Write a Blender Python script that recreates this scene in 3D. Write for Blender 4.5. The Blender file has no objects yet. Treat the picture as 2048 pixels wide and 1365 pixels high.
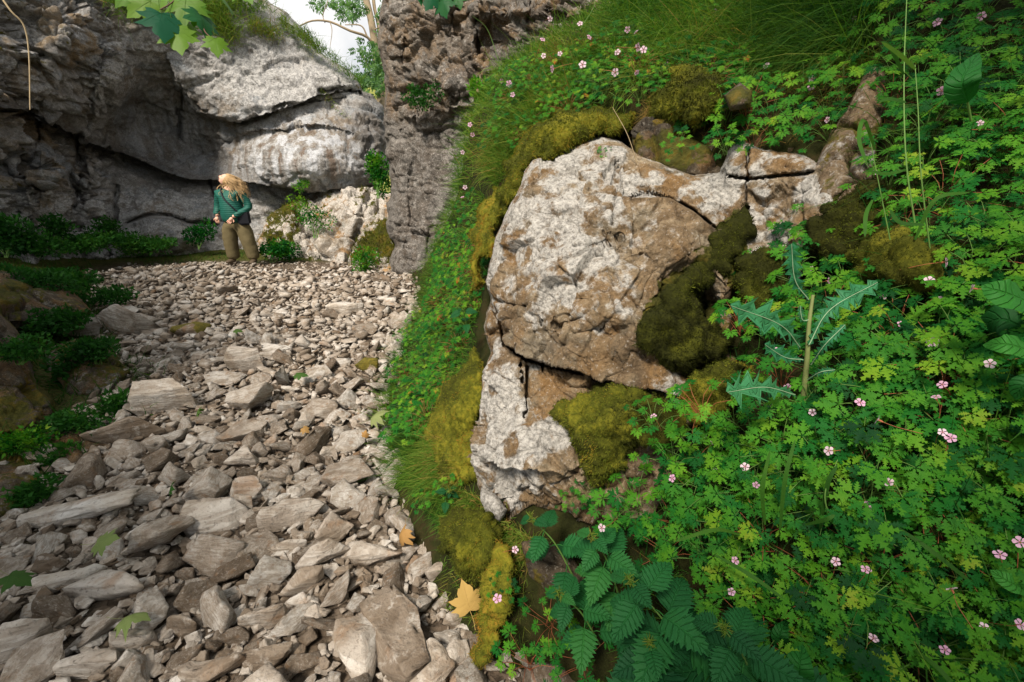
import bpy, bmesh, math, random
import numpy as np
from mathutils import Vector, Matrix, Quaternion, Euler
random.seed(7); RNG = np.random.default_rng(7)
SC = bpy.context.scene
COL = SC.collection
R = math.radians

# ------------------------------------------------------------------ camera (photo pixel grid 2048 x 1365)
PITCH = R(20); FPX = 910.0; CAM = np.array([0, 0, 1.6])
FWD = np.array([0, math.cos(PITCH), -math.sin(PITCH)]); UP = np.array([0, math.sin(PITCH), math.cos(PITCH)]); RT = np.array([1.0, 0, 0])
cam = bpy.data.objects.new('camera', bpy.data.cameras.new('camera')); COL.objects.link(cam)
cam.data.sensor_width = 36; cam.data.lens = FPX / 2048 * 36; cam.data.clip_end = 2000; cam.data.clip_start = .02
cam.location = CAM; cam.rotation_euler = (R(90) - PITCH, 0, 0); SC.camera = cam

def P(u, v, d):
    u, v, d = np.broadcast_arrays(np.asarray(u, float), np.asarray(v, float), np.asarray(d, float))
    xc = (u - 1024) / FPX; yc = -(v - 682.5) / FPX
    return CAM + d[..., None] * (xc[..., None] * RT + yc[..., None] * UP + FWD)
def proj(W):
    q = np.asarray(W) - CAM; d = q @ FWD
    return 1024 + FPX * (q @ RT) / d, 682.5 - FPX * (q @ UP) / d, d

# ------------------------------------------------------------------ noise
def _h(ix, iy, iz, s):
    n = (ix.astype(np.uint32) * np.uint32(374761393) + iy.astype(np.uint32) * np.uint32(668265263) + iz.astype(np.uint32) * np.uint32(2147483647) + np.uint32(s * 974711 + 1))
    n = (n ^ (n >> np.uint32(13))) * np.uint32(1274126177); n = n ^ (n >> np.uint32(16)); n = n * np.uint32(2246822519)
    return (n ^ (n >> np.uint32(15))).astype(np.float64) / 4294967296.0
def vnoise(p, s=0):
    p = np.asarray(p, float); f = np.floor(p); i = f.astype(np.int64); t = p - f; t = t * t * t * (t * (t * 6 - 15) + 10)
    out = 0
    for dx in (0, 1):
        wx = t[..., 0] if dx else 1 - t[..., 0]
        for dy in (0, 1):
            wy = t[..., 1] if dy else 1 - t[..., 1]
            for dz in (0, 1):
                wz = t[..., 2] if dz else 1 - t[..., 2]
                out = out + wx * wy * wz * _h(i[..., 0] + dx, i[..., 1] + dy, i[..., 2] + dz, s)
    return out * 2 - 1
def fbm(p, o=5, g=.5, s=0):
    p = np.asarray(p, float); a = 1; r = 0; t = 0
    for k in range(o):
        r = r + a * vnoise(p * 2.03 ** k + 17.3 * k, s + k); t += a; a *= g
    return r / t
def ridged(p, o=4, s=0):
    p = np.asarray(p, float); a = 1; r = 0; t = 0
    for k in range(o):
        r = r + a * (1 - 2 * np.abs(vnoise(p * 2.1 ** k + 9.1 * k, s + k))); t += a; a *= .5
    return r / t
def worley(p, s=0):
    p = np.asarray(p, float); i = np.floor(p).astype(np.int64); f1 = np.full(p.shape[:-1], 9.0); f2 = f1.copy(); cid = np.zeros(p.shape[:-1])
    for dx in (-1, 0, 1):
        for dy in (-1, 0, 1):
            for dz in (-1, 0, 1):
                c = i + np.array([dx, dy, dz]); q = np.stack([_h(c[..., 0], c[..., 1], c[..., 2], s + k) for k in range(3)], -1)
                d = np.sqrt(((c + q - p) ** 2).sum(-1)); r = _h(c[..., 0], c[..., 1], c[..., 2], s + 7)
                m = d < f1; f2 = np.where(m, f1, np.minimum(f2, d)); cid = np.where(m, r, cid); f1 = np.where(m, d, f1)
    return f1, f2, cid
def facets(p, s=0, tilt=1.0):
    """broken-rock relief: every cell of space is a tilted flat face"""
    p = np.asarray(p, float); i = np.floor(p).astype(np.int64); best = np.full(p.shape[:-1], 9.0); out = np.zeros(p.shape[:-1]); f2 = best.copy()
    for dx in (-1, 0, 1):
        for dy in (-1, 0, 1):
            for dz in (-1, 0, 1):
                c = i + np.array([dx, dy, dz]); q = np.stack([_h(c[..., 0], c[..., 1], c[..., 2], s + k) for k in range(3)], -1); r = p - c - q; d = np.sqrt((r ** 2).sum(-1))
                nn = np.stack([_h(c[..., 0], c[..., 1], c[..., 2], s + 11 + k) - .5 for k in range(3)], -1); h = tilt * 2 * (r * nn).sum(-1) + (_h(c[..., 0], c[..., 1], c[..., 2], s + 19) - .5)
                m = d < best; f2 = np.where(m, best, np.minimum(f2, d)); out = np.where(m, h, out); best = np.where(m, d, best)
    return out, f2 - best
def blocks(p, s=0):
    """jointed rock: courses of unequal blocks; returns block height (-.5 .5) and distance to the nearest joint"""
    p = np.asarray(p, float); z = p[..., 2] + .25 * vnoise(p * np.array([.5, .5, .1]), s + 3); iz = np.floor(z).astype(np.int64); o = np.zeros_like(iz)
    x = p[..., 0] * (.7 + .6 * _h(iz, o, o, s + 1)) + 7 * _h(iz, o, o, s + 2) + .12 * vnoise(p * 1.3, s + 4); y = p[..., 1] * .8 + 5 * _h(iz, o, o, s + 5); ix = np.floor(x).astype(np.int64); iy = np.floor(y).astype(np.int64)
    e = np.minimum(np.minimum(x - ix, ix + 1 - x), np.minimum(z - iz, iz + 1 - z)); return _h(ix, iy, iz, s + 6) - .5, e
def sstep(a, b, x):
    t = np.clip((x - a) / (b - a), 0, 1); return t * t * (3 - 2 * t)

# ------------------------------------------------------------------ mesh + tagging helpers
def mesh(name, V, F, mats, attrs=None, smooth=True, mi=None):
    V = np.asarray(V, np.float32); me = bpy.data.meshes.new(name)
    fl = [np.asarray(f, np.int32) for f in (F if isinstance(F, (list, tuple)) else [F]) if len(f)]
    me.vertices.add(len(V)); me.vertices.foreach_set('co', V.ravel())
    nl = sum(f.size for f in fl); npol = sum(len(f) for f in fl)
    me.loops.add(nl); me.polygons.add(npol)
    me.loops.foreach_set('vertex_index', np.concatenate([f.ravel() for f in fl]))
    tot = np.concatenate([np.full(len(f), f.shape[1], np.int32) for f in fl])
    me.polygons.foreach_set('loop_start', np.concatenate([[0], np.cumsum(tot)[:-1]]).astype(np.int32))
    if smooth: me.polygons.foreach_set('use_smooth', np.ones(npol, bool))
    for m in (mats if isinstance(mats, (list, tuple)) else [mats]): me.materials.append(m)
    if mi is not None: me.polygons.foreach_set('material_index', np.asarray(mi, np.int32))
    for k, a in (attrs or {}).items():
        at = me.attributes.new(k, 'FLOAT', 'POINT'); at.data.foreach_set('value', np.asarray(a, np.float32).ravel())
    me.update(calc_edges=True); return me
def link(name, data, parent=None, loc=None):
    o = bpy.data.objects.new(name, data); COL.objects.link(o)
    if parent is not None: o.parent = parent
    if loc is not None: o.location = loc
    return o
def tag(o, label=None, cat=None, group=None, kind=None):
    if label: o['label'] = label
    if cat: o['category'] = cat
    if group: o['group'] = group
    if kind: o['kind'] = kind
    return o
def empty(name, loc, label, cat, group=None):
    o = bpy.data.objects.new(name, None); COL.objects.link(o); o.location = loc; o.empty_display_size = .1
    return tag(o, label, cat, group)
class MB:
    """collects pieces of geometry for ONE mesh"""
    def __init__(s): s.X = []; s.Y = []; s.V = []; s.Q = []; s.T = []; s.n = 0; s.A = []; s.mq = []; s.mt = []
    def add(s, V, F, tint=0.5, mi=0, lx=0.0, ly=0.0):
        V = np.asarray(V, float); F = np.asarray(F, int)
        (s.Q if F.shape[1] == 4 else s.T).append(F + s.n); (s.mq if F.shape[1] == 4 else s.mt).append(np.full(len(F), mi))
        s.V.append(V); s.A.append(np.broadcast_to(np.asarray(tint, float), (len(V),))); s.X.append(np.broadcast_to(np.asarray(lx, float), (len(V),))); s.Y.append(np.broadcast_to(np.asarray(ly, float), (len(V),))); s.n += len(V)
    def mesh(s, name, mats, smooth=True):
        F = []; mi = []
        if s.Q: F.append(np.concatenate(s.Q)); mi.append(np.concatenate(s.mq))
        if s.T: F.append(np.concatenate(s.T)); mi.append(np.concatenate(s.mt))
        return mesh(name, np.concatenate(s.V), F, mats, {'tint': np.concatenate(s.A), 'lx': np.concatenate(s.X), 'ly': np.concatenate(s.Y)}, smooth, np.concatenate(mi))
def tube(pts, rad, k=5):
    pts = np.asarray(pts, float); n = len(pts); rad = np.broadcast_to(np.asarray(rad, float), (n,))
    t = np.gradient(pts, axis=0); t /= np.linalg.norm(t, axis=1)[:, None] + 1e-9
    ref = np.array([.31, .2, .93]) if abs(t[:, 2]).mean() < .85 else np.array([.95, .3, .1])
    a = np.cross(t, ref); a /= np.linalg.norm(a, axis=1)[:, None] + 1e-9; b = np.cross(t, a)
    th = np.arange(k) / k * 2 * math.pi
    V = pts[:, None] + rad[:, None, None] * (np.cos(th)[None, :, None] * a[:, None] + np.sin(th)[None, :, None] * b[:, None])
    i = np.arange(n - 1)[:, None] * k; j = np.arange(k)[None]; j2 = (j + 1) % k
    F = np.stack([i + j, i + j2, i + k + j2, i + k + j], -1).reshape(-1, 4)
    return V.reshape(-1, 3), F
def spline(pts, n=24):
    pts = np.asarray(pts, float); q = np.vstack([2 * pts[0] - pts[1], pts, 2 * pts[-1] - pts[-2]]); out = []
    m = len(pts) - 1
    for x in np.linspace(0, m, n):
        i = min(int(x), m - 1); t = x - i; a, b, c, d = q[i:i + 4]
        out.append(.5 * (2 * b + (c - a) * t + (2 * a - 5 * b + 4 * c - d) * t * t + (3 * b - a - 3 * c + d) * t ** 3))
    return np.array(out)
def rotm(ax, an):
    return np.array(Matrix.Rotation(an, 3, ax if isinstance(ax, str) else Vector(ax)))
def frame(y, z):
    """3x3 matrix whose columns are x,y,z with given y dir and approximate normal z"""
    y = np.asarray(y, float); y = y / (np.linalg.norm(y) + 1e-9); x = np.cross(y, z); x = x / (np.linalg.norm(x) + 1e-9)
    return np.stack([x, y, np.cross(x, y)], 1)

# ------------------------------------------------------------------ thin-plate depth fields over the control points
class Field:
    def __init__(s, pts):
        p = np.array(pts, float); s.c = p[:, :2] / 500; n = len(p)
        K = s.k(s.c, s.c) + 1e-6 * np.eye(n); Q = np.hstack([np.ones((n, 1)), s.c])
        A = np.block([[K, Q], [Q.T, np.zeros((3, 3))]]); s.w = np.linalg.solve(A, np.concatenate([np.log(p[:, 2]), np.zeros(3)]))
    def k(s, a, b):
        r2 = ((a[:, None] - b[None]) ** 2).sum(-1); return .5 * r2 * np.log(r2 + 1e-12)
    def __call__(s, u, v):
        u, v = np.broadcast_arrays(np.asarray(u, float), np.asarray(v, float)); q = np.stack([u.ravel(), v.ravel()], 1) / 500
        out = np.concatenate([s.k(c, s.c) @ s.w[:-3] + s.w[-3] + c @ s.w[-2:] for c in np.array_split(q, max(1, len(q) // 20000))])
        return np.exp(out).reshape(u.shape)
def crinkle(poly, step, amp, s=0):
    p = np.array(poly, float); out = []
    for a, b in zip(p, np.roll(p, -1, 0)):
        n = max(1, int(np.linalg.norm(b - a) / step)); out += [a + (b - a) * k / n for k in range(n)]
    o = np.array(out); o3 = np.stack([o[:, 0] / 28, o[:, 1] / 28, np.zeros(len(o))], 1)
    o[:, 0] += amp * fbm(o3, 4, .6, s); o[:, 1] += amp * fbm(o3, 4, .6, s + 50); return o
def polydist(q, poly):
    """signed distance (positive inside) and nearest boundary point"""
    a = poly; b = np.roll(poly, -1, 0); S = []; N = []
    for c in np.array_split(q, max(1, len(q) // 6000)):
        ab = b - a; t = np.clip(((c[:, None] - a) * ab).sum(-1) / ((ab ** 2).sum(-1) + 1e-9), 0, 1)
        pr = a + t[..., None] * ab; d2 = ((c[:, None] - pr) ** 2).sum(-1); k = d2.argmin(1); i = np.arange(len(c))
        y = c[:, 1:2]; x = c[:, 0:1]
        cr = ((a[:, 1] > y) != (b[:, 1] > y)) & (x < ab[:, 0] * (y - a[:, 1]) / (ab[:, 1] + 1e-12) + a[:, 0])
        S.append(np.sqrt(d2[i, k]) * np.where(cr.sum(1) % 2 == 1, 1, -1)); N.append(pr[i, k])
    return np.concatenate(S), np.concatenate(N)
def linedist(u, v, line, signed=False):
    """distance to an open polyline; signed: positive below the line on the picture"""
    p = np.array(line, float); sh = u.shape; q = np.stack([u.ravel(), v.ravel()], 1); best = np.full(len(q), 1e9); sg = np.ones(len(q)); al = np.zeros(len(q))
    for k, (a, b) in enumerate(zip(p[:-1], p[1:])):
        ab = b - a; t = np.clip(((q - a) @ ab) / (ab @ ab), 0, 1); pr = a + t[:, None] * ab; d = np.linalg.norm(q - pr, axis=1)
        m = d < best; best[m] = d[m]; al[m] = (k + t[m]); sg[m] = np.sign(ab[0] * (q[m, 1] - a[1]) - ab[1] * (q[m, 0] - a[0]) + 1e-9)
    al /= len(p) - 1
    return (best * sg if signed else best).reshape(sh), al.reshape(sh)
def blob(u, v, cu, cv, ru, rv, pw=1):
    return np.exp(-(((u - cu) / ru) ** 2 + ((v - cv) / rv) ** 2) ** pw)

def gridnormals(W, nu, nv):
    W = W.reshape(nv, nu, 3); a = np.gradient(W, axis=1); b = np.gradient(W, axis=0); n = np.cross(a, b); n /= np.linalg.norm(n, axis=-1)[..., None] + 1e-12
    return n.reshape(-1, 3)
def relief(name, poly, field, step, mat, rnd=(30, .3), back=1.0, padn=7, crk=(8, 4), sculpt=None, disp=None, attrs=None, seed=0, smooth=True):
    """A solid rock face: the outline stands at its own distance (field), is rounded at its rim and runs back behind the rim."""
    pl = crinkle(poly, crk[0], crk[1], seed); lo = pl.min(0) - (padn + 1) * step; hi = pl.max(0) + (padn + 1) * step
    us = np.arange(lo[0], hi[0], step); vs = np.arange(lo[1], hi[1], step); nu, nv = len(us), len(vs)
    u, v = [a.ravel() for a in np.meshgrid(us, vs)]
    s, near = polydist(np.stack([u, v], 1), pl)
    out = s < 0; uu = np.where(out, near[:, 0], u); vv = np.where(out, near[:, 1], v)
    d = field(uu, vv)
    if sculpt is not None: d = d + sculpt(uu, vv, s)
    r, amt = rnd; x = np.clip(1 - s / r, 0, 1); d = d + amt * (1 - np.sqrt(1 - x * x * .999))
    k = np.clip(-s / (padn * step), 0, 1.3); d = d + np.where(out, back * (k * .6 + k * k * .4), 0)
    uu = uu + np.where(out, -(uu - u) * .04, 0)
    W = P(uu, vv, d); n = gridnormals(W, nu, nv)
    tow = CAM - W; flip = (n * tow).sum(1) < -0.2 * np.linalg.norm(tow, axis=1); n[flip] *= -1
    n = n.reshape(nv, nu, 3)
    for _ in range(2): n[1:-1, 1:-1] = (n[1:-1, 1:-1] * 2 + n[:-2, 1:-1] + n[2:, 1:-1] + n[1:-1, :-2] + n[1:-1, 2:]) / 6
    n = (n / (np.linalg.norm(n, axis=-1)[..., None] + 1e-9)).reshape(-1, 3)
    if disp is not None:
        fc = np.clip((n * (CAM - W)).sum(1) / np.linalg.norm(CAM - W, axis=1) / .55, .12, 1); W = W + n * (disp(W, uu, vv, s) * fc)[:, None]
    A = {k_: f for k_, f in (attrs(uu, vv, s, W) if attrs else {}).items()}
    keep = s > -padn * step
    kk = keep.reshape(nv, nu); cell = kk[:-1, :-1] & kk[1:, :-1] & kk[:-1, 1:] & kk[1:, 1:]
    jj, ii = np.nonzero(cell); i0 = jj * nu + ii
    F = np.stack([i0, i0 + nu, i0 + nu + 1, i0 + 1], 1)
    used = np.unique(F); re = np.zeros(len(u), int); re[used] = np.arange(len(used)); F = re[F]; W = W[used]
    base = np.array([W[:, 0].mean(), W[:, 1].mean(), W[:, 2].min()])
    me = mesh(name, W - base, F, mat, {k_: a[used] for k_, a in A.items()}, smooth)
    o = link(name, me, loc=base); o.data['dummy'] = 0
    nn = gridnormals(np.where(keep[:, None], P(uu, vv, d), P(uu, vv, d)), nu, nv)[used]
    tw = CAM - W; fl = (nn * tw).sum(1) < 0; nn[fl] *= -1
    return o, dict(W=W, n=nn, s=s[used], u=uu[used], v=vv[used], A={k_: a[used] for k_, a in A.items()})

# ------------------------------------------------------------------ materials
class NT:
    def __init__(s, name):
        s.m = bpy.data.materials.new(name); s.m.use_nodes = True; s.t = s.m.node_tree; s.t.nodes.clear()
    def n(s, ty, **k):
        x = s.t.nodes.new('ShaderNode' + ty)
        for a, b in k.items():
            if hasattr(x, a): setattr(x, a, b)
            else: x.inputs[a.replace('_', ' ')].default_value = b
        return x
    def l(s, a, b): s.t.links.new(a, b)
    def inp(s, node, key, val):
        if isinstance(val, bpy.types.NodeSocket): s.l(val, node.inputs[key])
        else: node.inputs[key].default_value = val
    def math(s, op, a, b=0.0, c=None, clamp=False):
        x = s.n('Math'); x.operation = op; x.use_clamp = clamp; s.inp(x, 0, a); s.inp(x, 1, b)
        if c is not None: s.inp(x, 2, c)
        return x.outputs[0]
    def mix(s, f, a, b, bt='MIX'):
        x = s.n('Mix'); x.data_type = 'RGBA'; x.blend_type = bt; s.inp(x, 0, f)
        for k, v in ((6, a), (7, b)):
            s.inp(x, k, v if isinstance(v, bpy.types.NodeSocket) or len(v) == 4 else (*v, 1))
        return x.outputs[2]
    def noise(s, vec, scale, detail=6, rough=.6, dist=0.0):
        x = s.n('TexNoise'); s.l(vec, x.inputs['Vector']); x.inputs['Scale'].default_value = scale; x.inputs['Detail'].default_value = detail
        x.inputs['Roughness'].default_value = rough; x.inputs['Distortion'].default_value = dist; return x.outputs['Fac']
    def voro(s, vec, scale, feat='F1', out='Distance', rnd=1.0):
        x = s.n('TexVoronoi'); x.feature = feat; s.l(vec, x.inputs['Vector']); x.inputs['Scale'].default_value = scale; x.inputs['Randomness'].default_value = rnd
        return x.outputs[out]
    def ss(s, x, a, b, lo=0.0, hi=1.0):
        m = s.n('MapRange'); m.interpolation_type = 'SMOOTHSTEP'; s.inp(m, 0, x); m.inputs[1].default_value = a; m.inputs[2].default_value = b; m.inputs[3].default_value = lo; m.inputs[4].default_value = hi
        return m.outputs[0]
    def attr(s, name):
        x = s.n('Attribute'); x.attribute_name = name; return x.outputs['Fac']
    def ramp(s, f, stops):
        x = s.n('ValToRGB'); e = x.color_ramp.elements
        while len(e) < len(stops): e.new(.5)
        for i, (p, c) in enumerate(stops): e[i].position = p; e[i].color = (*c, 1)
        s.l(f, x.inputs[0]); return x.outputs[0]
    def bump(s, h, dist, strength=1.0, normal=None):
        x = s.n('Bump'); x.inputs['Strength'].default_value = strength; x.inputs['Distance'].default_value = dist; s.l(h, x.inputs['Height'])
        if normal is not None: s.l(normal, x.inputs['Normal'])
        return x.outputs[0]
    def out(s, sh): o = s.n('OutputMaterial'); s.l(sh, o.inputs[0]); return s.m
    def prin(s, col, rough=.8, normal=None, spec=.3):
        x = s.n('BsdfPrincipled'); s.inp(x, 'Base Color', col if isinstance(col, bpy.types.NodeSocket) else (*col, 1)); s.inp(x, 'Roughness', rough); s.inp(x, 'Specular IOR Level', spec)
        if normal is not None: s.l(normal, x.inputs['Normal'])
        return x.outputs[0]
def vec_obj(t, rnd=False):
    c = t.n('TexCoord').outputs['Object']
    if not rnd: return c
    oi = t.n('ObjectInfo'); a = t.n('VectorMath'); a.operation = 'ADD'; t.l(c, a.inputs[0])
    m = t.math('MULTIPLY', oi.outputs['Random'], 57.0); cb = t.n('CombineXYZ'); t.l(m, cb.inputs[0]); t.l(m, cb.inputs[1]); t.l(cb.outputs[0], a.inputs[1])
    return a.outputs[0]

def rock_mat(name, lo, mid, hi, lichen_c, stain_c, k=1.0, streak=False, fine=1.0, bumpd=.03, flk=.35):
    t = NT(name); c = vec_obj(t)
    n1 = t.noise(c, 1.7 * k, 9, .68, .3); n2 = t.noise(c, 5.5 * k, 11, .72, .4); n3 = t.noise(c, 38 * k, 6, .7); n4 = t.noise(c, 3.1 * k, 8, .62, .6); n5 = t.noise(c, 14 * k, 8, .7)
    col = t.ramp(n1, [(.33, lo), (.5, mid), (.66, hi)])
    col = t.mix(t.ss(t.noise(c, 2.6 * k, 6, .6), .5, .62, 0, .6), col, tuple(.5 * (x + y) * z for x, y, z in zip(mid, hi, (.82, .95, 1.1))))
    col = t.mix(t.ss(n5, .38, .66), t.mix(1, col, (.62, .6, .58), 'MULTIPLY'), col)
    col = t.mix(t.math('MULTIPLY', t.ss(n4, .46, .6), t.attr('stain')), col, stain_c)
    lm = t.math('ADD', t.math('ADD', t.math('MULTIPLY', n2, .62), t.math('MULTIPLY', n5, .38)), t.math('MULTIPLY', t.math('SUBTRACT', t.attr('lichen'), .5), .62))
    col = t.mix(t.ss(lm, .462, .565), col, t.mix(t.ss(n3, .3, .7), tuple(x * .55 for x in lichen_c), lichen_c))
    col = t.mix(t.math('MULTIPLY', t.ss(t.noise(c, 21 * k, 7, .75), .56, .66), .55), col, tuple(x * .8 for x in lo))
    if streak:
        mp = t.n('Mapping'); t.l(c, mp.inputs[0]); mp.inputs['Scale'].default_value = (4.2, 4.2, .22); ns = t.noise(mp.outputs[0], 1.0, 5, .6)
        col = t.mix(t.math('MULTIPLY', t.ss(ns, .48, .58), t.attr('streak')), col, (.52, .54, .57))
        col = t.mix(t.math('MULTIPLY', t.ss(ns, .45, .36), t.attr('streak')), col, (.17, .13, .1))
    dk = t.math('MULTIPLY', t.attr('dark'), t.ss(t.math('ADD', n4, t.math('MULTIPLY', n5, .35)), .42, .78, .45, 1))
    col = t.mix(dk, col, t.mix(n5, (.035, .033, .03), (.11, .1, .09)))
    sp = t.ss(t.voro(c, 46 * k), .0, .3, .42, 1); sp2 = t.ss(n3, .3, .55, .6, 1.08)
    vv = t.math('MULTIPLY', sp, sp2); cb = t.n('CombineColor'); [t.l(vv, cb.inputs[i]) for i in range(3)]
    col = t.mix(.75 * fine, col, t.mix(1, col, cb.outputs[0], 'MULTIPLY'))
    gr = t.noise(c, 95 * k, 4, .75); col = t.mix(t.math('MULTIPLY', t.ss(gr, .5, .36), .6), col, t.mix(1, col, (.42, .38, .34), 'MULTIPLY')); col = t.mix(t.math('MULTIPLY', t.ss(t.noise(c, 52 * k, 5, .7), .57, .66), flk), col, tuple(min(.7, x * 1.15) for x in lichen_c))
    mm = t.ss(t.math('ADD', t.noise(c, 9 * k, 8, .7), t.math('MULTIPLY', t.math('SUBTRACT', t.attr('moss'), .5), .8)), .5, .58)
    col = t.mix(mm, col, t.ramp(n2, [(.32, (.02, .024, .006)), (.5, (.07, .068, .011)), (.66, (.15, .1, .014))]))
    b = t.bump(n5, bumpd, .8); b = t.bump(n3, bumpd * .4, .8, b); b = t.bump(t.voro(c, 30 * k), bumpd * .3, .5, b)
    return t.out(t.prin(col, .88, b, .2))
def stone_mat():
    t = NT('rubble_limestone'); c = vec_obj(t, True); oi = t.n('ObjectInfo').outputs['Random']; ti = t.attr('tint'); r = t.math('FRACT', t.math('ADD', oi, ti))
    n1 = t.noise(c, 4, 8, .65, .5); n2 = t.noise(c, 17, 9, .72); n3 = t.noise(c, 60, 5, .7)
    mp = t.n('Mapping'); t.l(c, mp.inputs[0]); mp.inputs['Scale'].default_value = (3, 3, 26); mp.inputs['Rotation'].default_value = (.3, .5, 0); nb = t.noise(mp.outputs[0], 1.6, 6, .6, .7)
    a = t.ramp(r, [(0, (.2, .16, .12)), (.2, (.33, .28, .225)), (.42, (.48, .435, .38)), (.7, (.58, .545, .495)), (1, (.64, .62, .58))])
    col = t.mix(t.ss(n1, .35, .65), t.mix(1, a, (.66, .6, .53), 'MULTIPLY'), a)
    col = t.mix(t.math('MULTIPLY', t.ss(n2, .52, .66), .6), col, (.6, .57, .52))
    col = t.mix(t.math('MULTIPLY', t.ss(nb, .56, .44), .55), col, t.mix(1, col, (.5, .44, .38), 'MULTIPLY'))
    col = t.mix(t.math('MULTIPLY', t.ss(t.noise(c, 6, 6, .6), .56, .7), .6), col, (.26, .15, .075))
    col = t.mix(t.ss(n3, .32, .46, .55, 0), col, (.09, .075, .06))
    mm = t.ss(t.math('ADD', t.noise(c, 7, 8, .7), t.math('MULTIPLY', t.math('SUBTRACT', t.attr('moss'), .5), .9)), .5, .58)
    col = t.mix(mm, col, t.ramp(n2, [(.32, (.035, .04, .008)), (.6, (.15, .12, .016))]))
    b = t.bump(n2, .03, .7); b = t.bump(nb, .022, .55, b); b = t.bump(n3, .008, .7, b)
    return t.out(t.prin(col, .85, b, .25))
def leaf_mat(name, stops, trans=.35, veins=0, rough=.5, spec=.35):
    t = NT(name); oi = t.n('ObjectInfo').outputs['Random']; c = vec_obj(t)
    f = t.math('ADD', t.attr('tint'), t.math('MULTIPLY', t.math('SUBTRACT', oi, .5), .18)); n = t.noise(c, 30, 4, .6)
    f = t.math('ADD', f, t.math('MULTIPLY', t.math('SUBTRACT', n, .5), .25))
    col = t.ramp(f, stops); nrm = None
    if veins:
        ax = t.math('ABSOLUTE', t.attr('lx')); w1 = t.math('ABSOLUTE', t.math('SINE', t.math('MULTIPLY', t.math('SUBTRACT', t.attr('ly'), t.math('MULTIPLY', ax, .16)), 3.1416 * veins)))
        ve = t.math('MULTIPLY', t.ss(w1, 0, .45), t.ss(ax, 0, .1, .3, 1)); col = t.mix(t.math('SUBTRACT', 1, ve), col, t.mix(1, col, (1.25, 1.2, 1.05), 'MULTIPLY')); col = t.mix(t.math('MULTIPLY', t.ss(w1, .5, 1), .2), col, t.mix(1, col, (.55, .6, .55), 'MULTIPLY')); nrm = t.bump(t.math('ADD', ve, t.math('MULTIPLY', n, .6)), .004, .9)
    x = t.n('BsdfPrincipled'); t.l(col, x.inputs['Base Color']); x.inputs['Roughness'].default_value = rough; x.inputs['Specular IOR Level'].default_value = spec
    if nrm is not None: t.l(nrm, x.inputs['Normal'])
    tr = t.n('BsdfTranslucent'); t.l(t.mix(1, col, (1.1, 1.25, .6), 'MULTIPLY'), tr.inputs[0])
    m = t.n('MixShader'); m.inputs[0].default_value = trans; t.l(x.outputs[0], m.inputs[1]); t.l(tr.outputs[0], m.inputs[2])
    return t.out(m.outputs[0])
def plain(name, c, rough=.7, var=.25, scale=20, spec=.3, bumpd=.004):
    t = NT(name); n = t.noise(vec_obj(t), scale, 7, .65)
    col = t.mix(n, tuple(x * (1 - var) for x in c), tuple(min(1, x * (1 + var)) for x in c))
    return t.out(t.prin(col, rough, t.bump(n, bumpd, .6), spec))
M = {}
M['boulder'] = rock_mat('boulder_limestone', (.105, .072, .042), (.235, .17, .1), (.36, .295, .2), (.48, .465, .43), (.2, .12, .05), 1.5, bumpd=.022)
M['cliff'] = rock_mat('cliff_limestone', (.23, .225, .21), (.38, .376, .365), (.46, .456, .445), (.55, .548, .535), (.27, .2, .12), .7, True, bumpd=.06)
M['crag'] = rock_mat('crag_limestone', (.1, .085, .068), (.2, .17, .14), (.3, .265, .22), (.46, .43, .39), (.28, .18, .09), 1.0, bumpd=.05, flk=.75)
M['outcrop'] = rock_mat('outcrop_limestone', (.28, .22, .15), (.42, .37, .3), (.56, .52, .46), (.66, .62, .56), (.4, .2, .04), 1.0, bumpd=.05)
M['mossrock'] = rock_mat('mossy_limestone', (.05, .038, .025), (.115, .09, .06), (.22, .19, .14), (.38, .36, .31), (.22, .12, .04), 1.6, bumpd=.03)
M['stone'] = stone_mat()
M['herb'] = leaf_mat('herb_robert_leaf', [(0, (.003, .032, .009)), (.35, (.009, .115, .013)), (.58, (.06, .215, .012)), (.82, (.16, .31, .018)), (.95, (.25, .29, .03)), (1, (.4, .12, .02))], .36, 0, .62, .12)
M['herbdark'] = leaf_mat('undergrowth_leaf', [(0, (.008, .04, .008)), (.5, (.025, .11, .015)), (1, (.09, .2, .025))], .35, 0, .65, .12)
M['nettle'] = leaf_mat('nettle_leaf', [(0, (.008, .07, .022)), (.5, (.016, .125, .03)), (1, (.045, .2, .035))], .3, 8, .65, .2)
M['thistle'] = leaf_mat('sow_thistle_leaf', [(0, (.015, .1, .045)), (.5, (.03, .19, .08)), (1, (.09, .27, .1))], .3, 12, .6, .25)
M['dock'] = leaf_mat('dock_leaf', [(0, (.008, .08, .014)), (.5, (.02, .16, .022)), (1, (.05, .24, .03))], .35, 9, .6, .2)
M['syc'] = leaf_mat('sycamore_leaf', [(0, (.01, .1, .05)), (.4, (.035, .15, .02)), (1, (.14, .27, .025))], .5, 0, .5, .25)
M['grass'] = leaf_mat('grass_blade', [(0, (.01, .05, .008)), (.4, (.04, .125, .014)), (.68, (.12, .22, .025)), (.93, (.22, .24, .045)), (1, (.32, .2, .06))], .35, 0, .65, .12)
M['moss'] = leaf_mat('moss_tuft', [(0, (.016, .018, .005)), (.35, (.055, .065, .008)), (.65, (.14, .165, .018)), (.85, (.22, .18, .022)), (1, (.28, .14, .02))], .25, 0, .9, .1)
M['ash'] = leaf_mat('ash_leaf', [(0, (.02, .09, .03)), (1, (.12, .26, .05))], .4)
M['stem'] = plain('green_stem', (.1, .2, .04), .6, .3); M['redstem'] = plain('red_stem', (.28, .09, .04), .6, .4)
M['palestem'] = plain('pale_thistle_stem', (.17, .2, .07), .6, .4, 12); M['midrib'] = plain('pale_midrib', (.27, .4, .24), .5, .15)
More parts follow.
